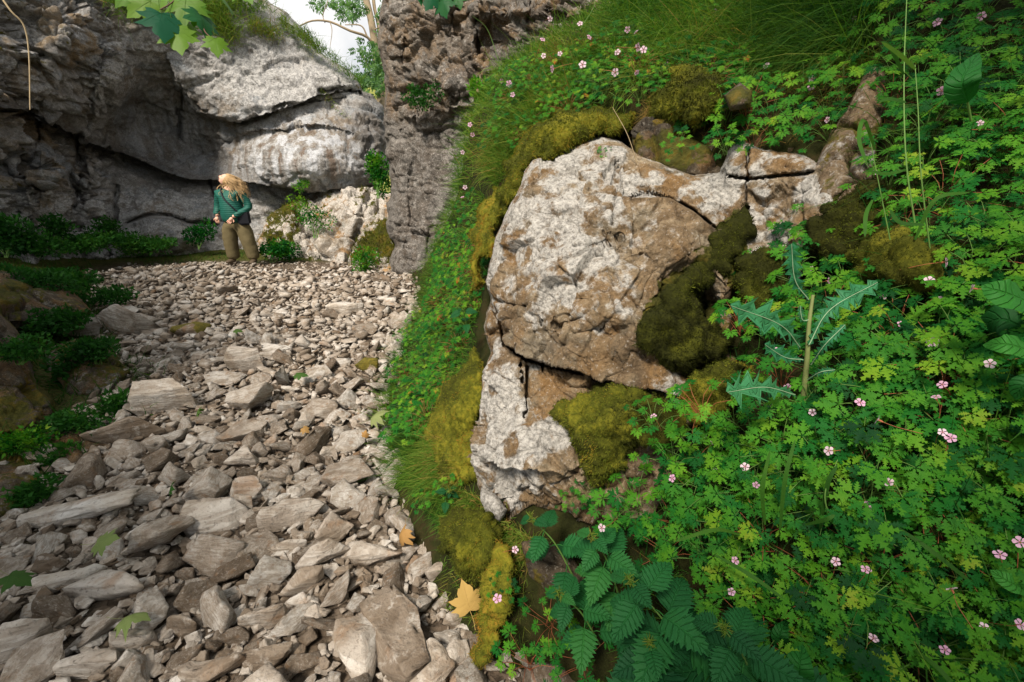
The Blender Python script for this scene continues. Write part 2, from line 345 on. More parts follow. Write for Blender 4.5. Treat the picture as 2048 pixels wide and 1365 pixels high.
M['bark'] = plain('grey_bark', (.3, .24, .16), .9, .5, 8, .1, .02); M['twig'] = plain('brown_twig', (.1, .06, .04), .8, .4)
M['pale_root'] = plain('pale_dead_stem', (.42, .33, .2), .8, .3)
def petal():
    t = NT('pink_petal'); r = t.attr('tint'); col = t.ramp(r, [(0, (.5, .14, .36)), (.4, (.72, .42, .6)), (1, (.85, .68, .76))]); x = t.n('BsdfPrincipled'); t.l(col, x.inputs['Base Color']); x.inputs['Roughness'].default_value = .6
    tr = t.n('BsdfTranslucent'); t.l(col, tr.inputs[0]); m = t.n('MixShader'); m.inputs[0].default_value = .35; t.l(x.outputs[0], m.inputs[1]); t.l(tr.outputs[0], m.inputs[2]); return t.out(m.outputs[0])
M['petal'] = petal()
def soil(name, stops, sc=6):
    t = NT(name); c = vec_obj(t); n = t.noise(c, sc, 10, .7); n2 = t.noise(c, sc * 9, 6, .7); col = t.ramp(n, stops)
    col = t.mix(n2, t.mix(1, col, (.45, .45, .45), 'MULTIPLY'), col)
    b = t.bump(n, .05, .8); b = t.bump(n2, .012, .8, b); return t.out(t.prin(col, .95, b, .1))
M['bank'] = soil('bank_soil', [(.3, (.012, .012, .005)), (.5, (.035, .04, .01)), (.62, (.06, .045, .018)), (.75, (.09, .075, .02))])
def ground_mat():
    t = NT('gravel_ground'); c = vec_obj(t); n = t.noise(c, 5, 10, .7); v = t.voro(c, 26); n2 = t.noise(c, 50, 6, .7)
    col = t.ramp(n, [(.3, (.12, .09, .06)), (.5, (.26, .21, .155)), (.7, (.38, .33, .27))])
    col = t.mix(t.ss(v, 0, .5, 0, .75), col, (.07, .05, .035))
    g = t.mix(n, (.02, .045, .008), (.11, .1, .02)); g2 = t.mix(n, (.16, .2, .04), (.3, .3, .08))
    col = t.mix(t.attr('green'), col, g); col = t.mix(t.attr('field'), col, g2)
    b = t.bump(v, .05, .9); b = t.bump(n2, .02, .7, b); return t.out(t.prin(col, .95, b, .15))
M['ground'] = ground_mat()
EXPOSURE = 0.42
# ------------------------------------------------------------------ the ground, one sheet to the horizon
def gz(x, y):
    x = np.asarray(x, float); y = np.asarray(y, float); q = np.stack([x, y, np.zeros_like(x)], -1)
    z = .05 * fbm(q * .8, 3, .5, 3)
    ex = np.interp(y, [0, 1.2, 3.4, 5, 6.5, 8, 10], [-1.7, -2.0, -3.3, -4.9, -6.0, -7.4, -8.5])
    z = z + .55 * sstep(0, 2.4, ex - x) * sstep(-1, 1.5, y)
    z = z - .25 * sstep(.1, 1.0, x)
    return z
def gpix(u, v, up=0.0):
    """where the ray through a pixel meets the ground (raised by up)"""
    u = np.asarray(u, float); v = np.asarray(v, float); z = np.zeros(np.broadcast(u, v).shape)
    for _ in range(12):
        dz = (-(v - 682.5) / FPX) * UP[2] + FWD[2]; d = (z + up - CAM[2]) / np.minimum(dz, -.03); W = P(u, v, d); z = .5 * z + .5 * gz(W[..., 0], W[..., 1])
    return W, d
t_ = np.linspace(-1, 1, 420); wx = -3 + 9 * t_ + 380 * t_ ** 9; wy = 5 + 9 * t_ + 380 * t_ ** 9
X, Y = np.meshgrid(wx, wy); Z = gz(X, Y) * np.exp(-np.maximum(0, np.hypot(X + 3, Y - 5) - 14) / 20)
Z += .012 * fbm(np.stack([X, Y, X * 0], -1) * 9, 3)
n_ = len(t_); i_ = (np.arange(n_ - 1)[:, None] * n_ + np.arange(n_ - 1)[None]).ravel()
ex_ = np.interp(Y, [0, 1.2, 3.4, 5, 6.5, 8, 10], [-1.7, -2.0, -3.3, -4.9, -6.0, -7.4, -8.5])
green = np.clip(sstep(-.5, .6, ex_ - X + .5 * fbm(np.stack([X, Y, X * 0], -1) * 1.5, 3)) + sstep(8.6, 9.3, Y), 0, 1) * (Y > .5)
me = mesh('ground', np.stack([X, Y, Z], -1).reshape(-1, 3), np.stack([i_, i_ + 1, i_ + n_ + 1, i_ + n_], 1), M['ground'], {'green': green.ravel(), 'field': (np.hypot(X, Y) > 25).ravel().astype(float)})
tag(link('ground', me), kind='structure')
# the grassy hill seen through the gap
hx, hy = np.meshgrid(np.linspace(-140, 140, 90), np.linspace(30, 150, 50)); hz_ = 17 * sstep(30, 95, hy) * (1 - .35 * sstep(-10, 90, hx)) + 1.2 * fbm(np.stack([hx, hy, hx * 0], -1) * .05, 4) - .3
i_ = (np.arange(49)[:, None] * 90 + np.arange(89)[None]).ravel()
me = mesh('hill', np.stack([hx, hy, hz_], -1).reshape(-1, 3), np.stack([i_, i_ + 1, i_ + 91, i_ + 90], 1), M['ground'], {'field': np.ones(hx.size)})
tag(link('hill', me), kind='structure')

# ------------------------------------------------------------------ left cliff
FC = Field([(-500, -100, 5.2), (-500, 500, 5.2), (0, 60, 6.8), (0, 300, 7.2), (0, 480, 7.3), (150, 60, 7.9), (120, 300, 8.6), (150, 450, 8.9), (300, 90, 8.9), (300, 230, 9.9), (300, 320, 10), (300, 450, 9.9),
            (450, 30, 9.4), (450, 200, 9.6), (430, 310, 10.3), (450, 480, 10.2), (600, 100, 10.4), (600, 200, 10), (600, 300, 9.8), (600, 365, 10), (600, 430, 10.5), (600, 540, 10.4), (720, 160, 11), (740, 300, 10.6), (740, 450, 10.8), (740, 560, 10.6), (300, -300, 9.5), (700, -200, 12), (1000, 300, 12), (300, 700, 9), (-300, 800, 5)])
UNDER = [(-60, 200), (60, 215), (110, 240), (150, 268), (200, 290), (260, 312), (330, 345), (380, 360), (480, 362), (560, 374), (620, 386), (700, 378), (760, 372)]
UPPER = [(330, 95), (352, 170), (395, 225), (440, 240), (480, 246), (530, 226), (575, 215), (640, 190), (700, 180), (725, 183)]
B2 = [(455, 262), (485, 268), (520, 262), (580, 258), (640, 250), (700, 262)]
def cliff_sculpt(u, v, s):
    d, a = linedist(u, v, UNDER, True); w = .75 + .25 * np.sin(u / 40)
    o = np.where(d > 0, .42 * w * np.exp(-(d / 60) ** 1.2) + .03, -.32 * np.exp(-(d / 90) ** 2))
    d2, a2 = linedist(u, v, UPPER, True); f2 = sstep(0, .1, a2) * (1 - sstep(.85, 1, a2) * .6)
    o = o + f2 * np.where(d2 > 0, .17 * np.exp(-d2 / 45), -.2 * np.exp(-(d2 / 60) ** 2))
    d3, a3 = linedist(u, v, B2, True); o = o + np.where(d3 > 0, +.07 * np.exp(-d3 / 50), -.08 * np.exp(-(d3 / 22) ** 2)) * np.exp(-((u - 580) / 130) ** 4)
    o = o + .5 * blob(u, v, 300, 265, 120, 75, 1.4) + .35 * blob(u, v, 420, 320, 90, 40)
    o = o - .55 * blob(u, v, 217, 170, 42, 75, 1.3) - .5 * blob(u, v, 130, 90, 50, 70) - .35 * blob(u, v, 700, 300, 90, 80, 1.5) - .3 * blob(u, v, 560, 320, 100, 50, 1.4)
    o = o - .5 * blob(u, v, 100, 370, 48, 90, 1.5) - .35 * blob(u, v, 190, 400, 40, 110, 1.4) - .3 * blob(u, v, 330, 410, 80, 60, 1.4) - .7 * blob(u, v, 320, 475, 75, 45, 1.6)
    wob = 8 * vnoise(np.stack([u * 0, v / 22, u * 0 + 5], -1)); o = o + .22 * np.exp(-((u - 155 - wob - .05 * (v - 300)) / 8) ** 2) * (v > 265) + .2 * np.exp(-((u - 72 + wob) / 8) ** 2) * (v > 200) + .2 * np.exp(-((u - 228 + .1 * (v - 420)) / 5) ** 2) * (v > 370)
    for ln, de, wd in (([(640, 183), (680, 178), (715, 183)], .3, 3.5), ([(365, 180), (362, 235), (360, 275)], .25, 4), ([(470, 245), (490, 248), (540, 228), (560, 212), (690, 196)], .17, 3),
                       ([(255, 445), (300, 430), (340, 432), (375, 445), (435, 447)], .4, 4), ([(420, 365), (440, 420), (450, 445)], .25, 4), ([(160, 270), (140, 360), (190, 440)], .25, 5)):
        dd, aa = linedist(u, v, ln); o = o + de * np.exp(-(dd / wd) ** 2)
    return o
def cliff_disp(W, u, v, s):
    q = W * np.array([1, 1, 2.2]); f1, f2, c = worley(W * np.array([.9, .9, 1.5]) + .35 * fbm(W * 1.3, 3)[:, None], 5)
    rough = .45 + .75 * (u < 230) + .3 * blob(u, v, 740, 260, 60, 120)
    g1, g2, gc = worley(W * 3.2 + .3 * fbm(W * 4, 2)[:, None], 15)
    sm = 1 - .75 * blob(u, v, 600, 310, 120, 50, 2)
    fa, fe = facets(W * np.array([1.5, 1.5, 2.4]) + .25 * fbm(W * 2, 3)[:, None], 210, .8); fb, fe2 = facets(W * np.array([4.5, 4.5, 6.5]) + .3 * fbm(W * 5, 2)[:, None], 220, .8)
    bh, be = blocks(W * np.array([1.3, 1.3, 1.5]) + .2 * fbm(W * 1.6, 3)[:, None], 270); lf = sstep(260, 190, u)
    return lf * (.3 * bh - .1 * np.exp(-(be / .04) ** 2)) + sm * rough * (.21 * fa + .055 * fb - .035 * np.exp(-(fe2 / .06) ** 2) + .1 * fbm(W * .9, 6, .55, 1) + .1 * (c - .5) - .1 * np.exp(-((f2 - f1) / .06) ** 2) + .05 * (gc - .5) - .035 * np.exp(-((g2 - g1) / .08) ** 2) + .06 * fbm(q * 3.1, 5, .6, 4)) + .02 * fbm(q * 9, 4, .6, 9) + .03 * fbm(W * np.array([.5, .5, 6.]), 3, .5, 8)
def cliff_attr(u, v, s, W):
    n = fbm(W * .8, 4, .5, 21)
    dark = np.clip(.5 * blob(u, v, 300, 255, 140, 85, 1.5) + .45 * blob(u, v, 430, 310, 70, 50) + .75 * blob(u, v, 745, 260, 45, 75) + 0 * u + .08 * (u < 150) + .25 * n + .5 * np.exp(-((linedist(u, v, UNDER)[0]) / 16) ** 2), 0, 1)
    lich = np.clip(.42 + .22 * blob(u, v, 560, 150, 170, 90, 1.5) + .25 * blob(u, v, 217, 170, 45, 70) + .12 * (v > 380) - .3 * dark + .1 * n, 0, 1)
    mo = np.clip(.75 * blob(u, v, 740, 420, 40, 60) + .5 * np.exp(-(s / 14) ** 2) * (v < 200) * (u > 200) + .4 * (u < 140) * (n > .05), 0, 1)
    return dict(dark=dark, lichen=lich, stain=np.clip(.25 + .25 * (u < 180) + .5 * blob(u, v, 460, 290, 20, 60) + n, 0, 1), moss=mo, streak=blob(u, v, 600, 300, 170, 75, 2) + .6 * blob(u, v, 330, 250, 110, 80, 2))
CLIFF = [(-500, -140), (100, -150), (440, -90), (500, -40), (530, 0), (548, 14), (575, 25), (600, 55), (628, 84), (634, 102), (660, 116), (690, 137), (712, 156), (722, 182), (745, 192), (765, 215), (778, 260), (778, 330), (764, 372), (742, 382), (735, 420), (745, 470), (750, 580), (300, 580), (-500, 650)]
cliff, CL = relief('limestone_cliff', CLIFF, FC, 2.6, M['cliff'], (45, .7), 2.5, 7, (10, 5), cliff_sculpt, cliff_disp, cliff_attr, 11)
tag(cliff, 'tall grey limestone cliff with dark undercut rising behind the standing person', 'cliff')

# ------------------------------------------------------------------ mossy outcrop beside the person
FO = Field([(500, 520, 9.5), (560, 430, 9.7), (600, 520, 9.0), (640, 400, 9.8), (660, 470, 9.2), (700, 540, 8.5), (720, 400, 9.6), (790, 420, 9.5), (790, 540, 8.1), (840, 560, 7.8), (600, 580, 8.6), (640, 340, 10.2)])
def out_attr(u, v, s, W):
    n = fbm(W * 1.6, 4, .55, 31); m = .36 + .3 * n + .55 * fbm(W * 5.5, 4, .6, 33) + .45 * blob(u, v, 570, 420, 40, 30) + .4 * blob(u, v, 755, 490, 40, 40) + .3 * blob(u, v, 555, 490, 50, 25) - .3 * blob(u, v, 650, 470, 60, 40) - .3 * blob(u, v, 690, 430, 40, 30)
    return dict(moss=np.clip(m, 0, 1), lichen=np.clip(.55 + .4 * n, 0, 1), stain=np.clip(.5 - n, 0, 1), dark=np.clip(.25 * blob(u, v, 700, 490, 30, 50), 0, 1))
outc, OU = relief('mossy_outcrop', [(500, 520), (520, 480), (545, 430), (575, 408), (620, 388), (660, 370), (735, 374), (790, 395), (810, 480), (800, 570), (740, 566), (690, 550), (620, 538), (530, 535)], FO, 2.2, M['outcrop'], (40, .5), 1.2, 7, (8, 6),
                  lambda u, v, s: .3 * np.exp(-((u - 722 + .3 * (v - 440)) / 7) ** 2) + .25 * np.exp(-((u - 610 - .5 * (v - 460)) / 7) ** 2) - .25 * blob(u, v, 690, 430, 45, 40, 1.4),
                  lambda W, u, v, s: (lambda a, b, c: .2 * blocks(W * 2.4 + .3 * fbm(W * 2, 3)[:, None], 280)[0] + .22 * fbm(W * 1.4, 5, .55, 2) + .22 * (c - .5) - .1 * np.exp(-((b - a) / .07) ** 2) + .05 * fbm(W * 7, 4, .6, 5))(*worley(W * 1.8 + .3 * fbm(W * 2, 2)[:, None], 25)), out_attr, 12)
tag(outc, 'pale broken rock outcrop patched with orange moss just beside the person', 'rock')

# ------------------------------------------------------------------ pillar crag
FP = Field([(760, 0, 7.6), (770, 250, 7.7), (785, 530, 7.8), (880, 100, 6.9), (880, 300, 7.1), (880, 500, 7.1), (1000, 20, 6.0), (1000, 250, 6.2), (1000, 560, 6.3), (1200, 20, 4.6), (1200, 200, 4.6), (1500, 0, 3.8), (1500, 200, 3.6), (760, -200, 7.7), (1100, -250, 5.6), (1700, -200, 3.6), (700, 250, 8.4), (790, 620, 7.8)])
def pil_sculpt(u, v, s):
    L1 = [(740, 262), (800, 250), (850, 226), (905, 214), (960, 212)]
    d, a = linedist(u, v, L1, True); o = np.where(d > 0, .03 - .16 * np.exp(-d / 25) * (u > 820), .12 * np.exp(d / 22))
    for ln, de, wd in (([(815, 45), (812, 80), (808, 118)], .22, 3), ([(783, 120), (820, 117)], .25, 3.5), ([(905, 30), (910, 60), (905, 80)], .2, 3), ([(953, 40), (955, 110), (960, 122)], .3, 4), ([(1060, 40), (1045, 80), (1025, 140)], .3, 4),
                       ([(940, 118), (1020, 130), (1040, 110)], .28, 4), ([(905, 22), (960, 14), (1020, 8)], .2, 4), ([(822, 250), (826, 320), (818, 370), (822, 440), (812, 500)], .22, 4), ([(770, 383), (815, 386)], .18, 3), ([(825, 365), (855, 385), (880, 395)], .2, 3.5),
                       ([(770, 448), (830, 455), (900, 450)], .2, 3), ([(860, 455), (855, 520)], .2, 3), ([(1060, 0), (1110, 30), (1180, 70)], .3, 5), ([(1120, 0), (1180, 20), (1260, 30)], .3, 5)):
        dd, aa = linedist(u, v, ln); o = o + .6 * de * np.exp(-(dd / (wd * .8 + .8 * np.abs(vnoise(np.stack([u / 30, v / 30, u * 0], -1))))) ** 2) * (.55 + .45 * vnoise(np.stack([u / 18, v / 18, u * 0 + 3], -1)))
    o = o + .28 * blob(u, v, 985, 90, 28, 40, 2) - .22 * blob(u, v, 900, 180, 40, 40) - .25 * blob(u, v, 1000, 20, 70, 20, 2)
    return o
def pil_disp(W, u, v, s):
    f1, f2, c = worley(W * np.array([1.5, 1.5, 2.2]) + .25 * fbm(W * 1.6, 3)[:, None], 41); lo = sstep(215, 260, v) * sstep(960, 900, u)
    g1, g2, gc = worley(W * np.array([5, 5, 4.]) + .3 * fbm(W * 4, 2)[:, None], 45)
    fa, fe = facets(W * np.array([2.4, 2.4, 3.]) + .2 * fbm(W * 3, 3)[:, None], 251, .8)
    bh, be = blocks(W * np.array([2.3, 2.3, 1.35]) + .15 * fbm(W * 2.5, 3)[:, None], 260); bh2, be2 = blocks(W * np.array([5, 5, 3.6]) + .2 * fbm(W * 4, 3)[:, None], 266)
    return (1 - .3 * lo) * (.17 * bh - .07 * np.exp(-(be / .035) ** 2) + .05 * bh2 - .02 * np.exp(-(be2 / .06) ** 2)) + (1 - .55 * lo) * (.06 * fbm(W * 1.4, 6, .58, 6) + .1 * fa + .07 * (c - .5) - .09 * np.exp(-((f2 - f1) / .05) ** 2) + .05 * (gc - .5) - .025 * np.exp(-((g2 - g1) / .09) ** 2)) + .04 * fbm(W * 6, 5, .62, 7)
def pil_attr(u, v, s, W):
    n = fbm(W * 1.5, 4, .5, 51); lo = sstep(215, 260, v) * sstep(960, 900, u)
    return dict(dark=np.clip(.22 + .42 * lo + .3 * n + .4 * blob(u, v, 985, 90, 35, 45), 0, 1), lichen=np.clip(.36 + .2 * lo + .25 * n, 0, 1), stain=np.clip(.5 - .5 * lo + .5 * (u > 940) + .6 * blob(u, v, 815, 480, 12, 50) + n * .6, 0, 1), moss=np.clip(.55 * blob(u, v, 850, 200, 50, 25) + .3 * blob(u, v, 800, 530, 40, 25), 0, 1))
PILLAR = [(765, -140), (762, -40), (766, 40), (760, 100), (773, 180), (768, 250), (778, 330), (776, 420), (786, 480), (780, 570), (880, 590), (1000, 600), (1100, 420), (1300, 260), (1700, 160), (1700, -160)]
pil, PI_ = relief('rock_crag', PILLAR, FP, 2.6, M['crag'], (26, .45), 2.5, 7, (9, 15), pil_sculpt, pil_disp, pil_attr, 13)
tag(pil, 'brown jointed rock crag standing as a pillar between the path and the grassy bank', 'cliff')

# ------------------------------------------------------------------ the bank
FB = Field([(860, 1330, 1.78), (700, 900, 3.3), (720, 700, 5.2), (760, 560, 8.2), (940, 1300, 1.66), (770, 900, 2.85), (800, 700, 4.35), (835, 565, 7.0), (850, 900, 2.45), (900, 600, 4.0), (880, 760, 3.0), (930, 430, 3.7), (960, 800, 2.25), (965, 320, 3.2), (990, 460, 2.6), (1000, 200, 3.0), (940, 960, 2.0), (960, 1040, 1.85), (980, 1150, 1.68), (1000, 1250, 1.58),
            (1100, 150, 2.7), (1080, 270, 2.5), (1200, 330, 2.45), (1300, 200, 2.25), (1300, 60, 2.7), (1300, -150, 3.4), (1500, 250, 1.95), (1500, 50, 2.4), (1500, -150, 2.9), (1700, 250, 1.65), (1700, 50, 1.95), (1900, 50, 1.6), (1900, 250, 1.4), (1900, 450, 1.22), (2100, 50, 1.5), (2100, 450, 1.1),
            (1700, 450, 1.5), (1500, 550, 1.75), (1100, 600, 2.3), (1250, 800, 1.9), (1480, 740, 1.5), (1700, 650, 1.3), (1900, 650, 1.1), (1600, 850, 1.2), (1900, 850, 1.03), (1400, 950, 1.4), (1250, 1050, 1.5), (1100, 1080, 1.62), (1600, 1100, 1.1), (1900, 1100, .98), (1200, 1250, 1.4), (1060, 1320, 1.55), (1400, 1250, 1.2), (1500, 1400, 1.1), (1900, 1400, .93), (2150, 900, .95), (2150, 1400, .88), (1200, 1500, 1.35), (2500, 700, .8), (1900, -250, 1.9), (940, 1500, 1.55)])
def bank_noise(W): return .05 * fbm(W * 2.2, 4, .5, 61)
def bankpt(u, v, lift=0.0):
    u = np.asarray(u, float); v = np.asarray(v, float); d = FB(u, v); d = d + bank_noise(P(u, v, d)) - lift; return P(u, v, d)
def banknorm(u, v):
    e = 6.0; a = P(u + e, v, FB(u + e, v)) - P(u - e, v, FB(u - e, v)); b = P(u, v + e, FB(u, v + e)) - P(u, v - e, FB(u, v - e)); n = np.cross(a, b); n /= np.linalg.norm(n, axis=-1)[..., None]
    w = CAM - P(u, v, FB(u, v)); return n * np.sign((n * w).sum(-1))[..., None]
BANK = [(600, 1700), (600, 900), (690, 720), (745, 600), (790, 545), (850, 540), (880, 480), (915, 400), (925, 330), (950, 240), (1005, 150), (1080, 95), (1160, 60), (1230, 10), (1300, -80), (1400, -340), (2600, -340), (2600, 1700)]
bk, BK = relief('bank', BANK, FB, 7.0, M['bank'], (30, .12), 1.6, 6, (14, 6), None, lambda W, u, v, s: bank_noise(W) * 0 + .03 * fbm(W * 3, 4, .5, 62) + .012 * fbm(W * 14, 3), None, 60)
tag(bk, kind='structure')

# ------------------------------------------------------------------ the big white boulder
FW = Field([(1060, 330, 2.02), (1200, 285, 2.08), (1010, 500, 1.95), (1080, 500, 1.78), (1180, 500, 1.66), (1150, 400, 1.82), (1300, 330, 1.9), (1300, 430, 1.72), (1380, 480, 1.6), (1450, 340, 1.82), (1470, 420, 1.74), (1600, 330, 1.62), (1650, 400, 1.48), (1560, 480, 1.56), (990, 620, 1.92), (1060, 640, 1.74), (1150, 640, 1.6), (1250, 620, 1.54), (1290, 660, 1.5), (1240, 720, 1.56), (1330, 740, 1.5), (1380, 640, 1.68), (1440, 560, 1.62), (1500, 620, 1.56), (975, 760, 1.88), (1060, 800, 1.72), (1180, 800, 1.62), (1300, 820, 1.55), (955, 900, 1.84), (1050, 900, 1.66), (1150, 900, 1.58), (1260, 960, 1.5), (1000, 1010, 1.74), (1150, 1010, 1.58), (1290, 1030, 1.46), (900, 700, 2.2), (1100, 1150, 1.6), (1200, 180, 2.4), (1700, 300, 1.55), (1450, 850, 1.45), (1500, 250, 1.85)])
CR1 = [(968, 585), (1000, 640), (1010, 690), (1050, 718), (1100, 734), (1140, 742), (1200, 762), (1330, 790)]
def b_sculpt(u, v, s):
    d, a = linedist(u, v, CR1, True); o = .17 * np.exp(-(d / 3.6) ** 2) + np.where(d > 0, .05 * np.exp(-d / 60), -.03 * np.exp(d / 30)) * sstep(0, .3, a)
    for ln, de, wd in (([(1262, 396), (1290, 385), (1340, 396), (1385, 420), (1432, 458)], .13, 3.2), ([(1497, 300), (1494, 350), (1490, 450)], .08, 3), ([(1236, 330), (1228, 400), (1224, 450)], .04, 4), ([(1055, 732), (1052, 835)], .1, 2.4), ([(985, 600), (1030, 612), (1060, 612)], .06, 4),
                       ([(1452, 352), (1500, 360), (1560, 352), (1650, 345)], .09, 3), ([(1150, 500), (1200, 488), (1240, 470)], .04, 4), ([(1085, 640), (1120, 655), (1190, 622)], .04, 4), ([(1130, 650), (1150, 668), (1200, 655)], .035, 4), ([(1085, 728), (1085, 745)], .1, 3), ([(1040, 690), (1035, 705)], .08, 3), ([(1040, 723), (1045, 765)], .07, 2.5)):
        dd, aa = linedist(u, v, ln); o = o + de * np.exp(-(dd / wd) ** 2)
    d4, a4 = linedist(u, v, [(1262, 396), (1340, 396), (1385, 420), (1432, 458)], True); o = o + np.where(d4 > 0, -.035 * np.exp(-d4 / 35), .03 * np.exp(d4 / 35))
    o = o + .09 * blob(u, v, 985, 668, 13, 9) + .06 * blob(u, v, 1015, 665, 9, 9) + .06 * blob(u, v, 1225, 665, 32, 16) + .17 * blob(u, v, 1375, 640, 50, 90, 1.5) - .05 * blob(u, v, 1440, 575, 35, 40, 2) + .05 * blob(u, v, 1290, 700, 30, 40)
    for a, b, c, e in ((1110, 480, 30, 18), (1180, 560, 40, 20), (1060, 560, 22, 16), (1160, 600, 26, 13), (1280, 520, 26, 18), (1200, 400, 30, 20), (1130, 690, 16, 12), (1170, 420, 20, 14), (1255, 655, 16, 9)): o = o + .022 * blob(u, v, a, b, c, e)
    o = o + .16 * sstep(0, 1, blob(u, v, 1500, 650, 50, 70, 2))
    return o
def b_disp(W, u, v, s):
    fa, fe = facets(W * 4 + .25 * fbm(W * 5, 3)[:, None], 231, .9); fb, fe2 = facets(W * 11 + .4 * fbm(W * 9, 2)[:, None], 241, .9); f1, f2, c = worley(W * 3.2 + .25 * fbm(W * 4, 3)[:, None], 71); g1, g2, gc = worley(W * np.array([13, 13, 16]) + .5 * fbm(W * 12, 2)[:, None], 75)
    lowr = .7 + .8 * sstep(820, 900, v)
    return lowr * (.038 * fbm(W * 3, 5, .5, 8) + .052 * fa + .02 * fb - .01 * np.exp(-(fe2 / .07) ** 2) + .012 * (c - .5) - .012 * np.exp(-((f2 - f1) / .05) ** 2) + .012 * (gc - .5)) + .007 * fbm(W * 13, 4, .6, 9) + .0035 * fbm(W * 34, 3, .55, 10)
def b_attr(u, v, s, W):
    n = fbm(W * 4, 4, .55, 81)
    li = .43 + .2 * blob(u, v, 1150, 380, 150, 110, 1.5) + .14 * blob(u, v, 1150, 530, 150, 90) + .3 * blob(u, v, 1440, 380, 60, 45) + .28 * blob(u, v, 990, 830, 45, 110, 1.5) + .28 * blob(u, v, 1110, 880, 60, 45, 1.5) + .22 * blob(u, v, 1030, 950, 80, 60) + .22 * blob(u, v, 1610, 370, 30, 40) + .14 * blob(u, v, 1520, 480, 40, 60) - .45 * blob(u, v, 1150, 790, 95, 50, 2) - .35 * blob(u, v, 1300, 700, 100, 60) - .2 * blob(u, v, 1340, 520, 60, 60) - .3 * blob(u, v, 1240, 980, 80, 40) - .12 * blob(u, v, 1100, 690, 120, 30) - .15 * blob(u, v, 1350, 370, 60, 22) + .2 * n + .3 * fbm(W * 13, 3, .55, 85)
    mo = .85 * blob(u, v, 1365, 640, 62, 85, 2) + .7 * blob(u, v, 1470, 480, 22, 60, 1.5) + .6 * blob(u, v, 1500, 610, 40, 70, 2) - .9 * blob(u, v, 1438, 575, 30, 38, 2) + .5 * blob(u, v, 1640, 470, 40, 60) + .35 * blob(u, v, 1015, 850, 10, 14)
    for pg in ([(1490, 420), (1420, 500), (1332, 592), (1286, 640), (1330, 732), (1445, 720), (1462, 665), (1392, 595), (1475, 520)], [(1108, 832), (1210, 767), (1322, 798), (1365, 850), (1262, 905), (1185, 960), (1145, 865)], [(1488, 520), (1580, 515), (1530, 645), (1476, 585)], [(1385, 745), (1500, 742), (1440, 830)]):
        mo = mo + (.62 + .5 * fbm(W * 14, 3, .55, 88)) * np.exp(-np.maximum(0, -polydist(np.stack([u, v], 1), np.array(pg, float))[0]) / 22)
    return dict(lichen=np.clip(li, 0, 1), moss=np.clip(mo, 0, 1), stain=np.clip(.55 + n, 0, 1), dark=np.clip(.35 * blob(u, v, 1310, 690, 60, 30) + .3 * blob(u, v, 1420, 430, 40, 30) * 0 + .35 * blob(u, v, 1090, 690, 60, 16) + .25 * blob(u, v, 1350, 990, 70, 30), 0, 1))
BOULD = [(1050, 345), (1066, 322), (1080, 317), (1110, 323), (1122, 302), (1150, 285), (1178, 279), (1205, 270), (1238, 281), (1272, 305), (1300, 320), (1335, 333), (1390, 352), (1440, 345), (1455, 300), (1480, 276), (1520, 298), (1600, 308), (1665, 340), (1690, 380), (1680, 440), (1640, 480), (1600, 560), (1560, 640), (1530, 700), (1440, 760), (1400, 800), (1370, 900), (1340, 1000), (1290, 1060), (1200, 1050), (1110, 1020), (1060, 1010), (1020, 1038), (985, 1010), (958, 975), (944, 905), (955, 850), (968, 760), (982, 705), (968, 655), (985, 600), (972, 565), (985, 500), (1012, 425), (1035, 385)]
bould, BO = relief('limestone_boulder', BOULD, FW, 1.7, M['boulder'], (22, .1), .55, 8, (7, 3.5), b_sculpt, b_disp, b_attr, 14)
tag(bould, 'huge pale lichen-covered boulder with long dark cracks jutting from the green bank', 'boulder')

# ------------------------------------------------------------------ smaller rocks in the bank and the mossy rocks on the far side of the path
def small_rock(poly, ctrl, label, mat='mossrock', moss=.45, lich=.5, rnd=(22, .1), back=.3, step=2.4, seed=0, am=.03, name='rock', fr=5):
    f = Field(ctrl)
    o, r = relief(name, poly, f, step, M[mat], rnd, back, 6, (7, 3), None,
                  lambda W, u, v, s: (lambda a, b, c: am * fbm(W * fr * .6, 5, .55, seed) + am * 1.4 * (c - .5) - am * .8 * np.exp(-((b - a) / .06) ** 2) + am * .3 * fbm(W * fr * 4, 4, .6, 5))(*worley(W * fr * .7 + .3 * fbm(W * fr, 2)[:, None], seed)),
                  lambda u, v, s, W: dict(moss=np.clip(moss + .7 * fbm(W * fr * .6, 3, .5, seed + 3), 0, 1), lichen=np.clip(lich + .4 * fbm(W * fr * .5, 3, .5, seed + 6), 0, 1), stain=np.full(len(u), .6), dark=np.clip(.2 + .5 * fbm(W * fr * .4, 3, .5, seed + 9), 0, 1)), seed)
    tag(o, label, 'rock'); return o, r
def flat(d, *pts): return [(u, v, d + e) for u, v, e in pts]
small_rock([(1728, 150), (1750, 132), (1772, 150), (1768, 220), (1752, 300), (1740, 380), (1690, 420), (1630, 400), (1630, 330), (1660, 270), (1700, 210)], [(1740, 150, 1.58), (1740, 230, 1.5), (1680, 260, 1.56), (1640, 340, 1.54), (1720, 340, 1.42), (1680, 420, 1.42), (1800, 240, 1.55), (1740, 400, 1.38)], 'narrow brown rock rib running up the bank under hanging grass', 'boulder', .35, .3, (20, .08), .3, 2, 101, .035)
small_rock([(1262, 262), (1290, 235), (1340, 232), (1400, 262), (1470, 258), (1540, 268), (1640, 280), (1700, 330), (1690, 400), (1560, 380), (1400, 370), (1300, 340), (1270, 310)], [(1262, 250, 2.1), (1330, 240, 2.04), (1365, 320, 2.0), (1450, 270, 1.98), (1550, 280, 1.86), (1690, 330, 1.62), (1560, 380, 1.75), (1400, 370, 1.95), (1690, 400, 1.6)], 'dark brown broken rock ledge behind and above the top of the pale boulder', 'mossrock', .42, .3, (20, .1), .35, 2, 102, .05)
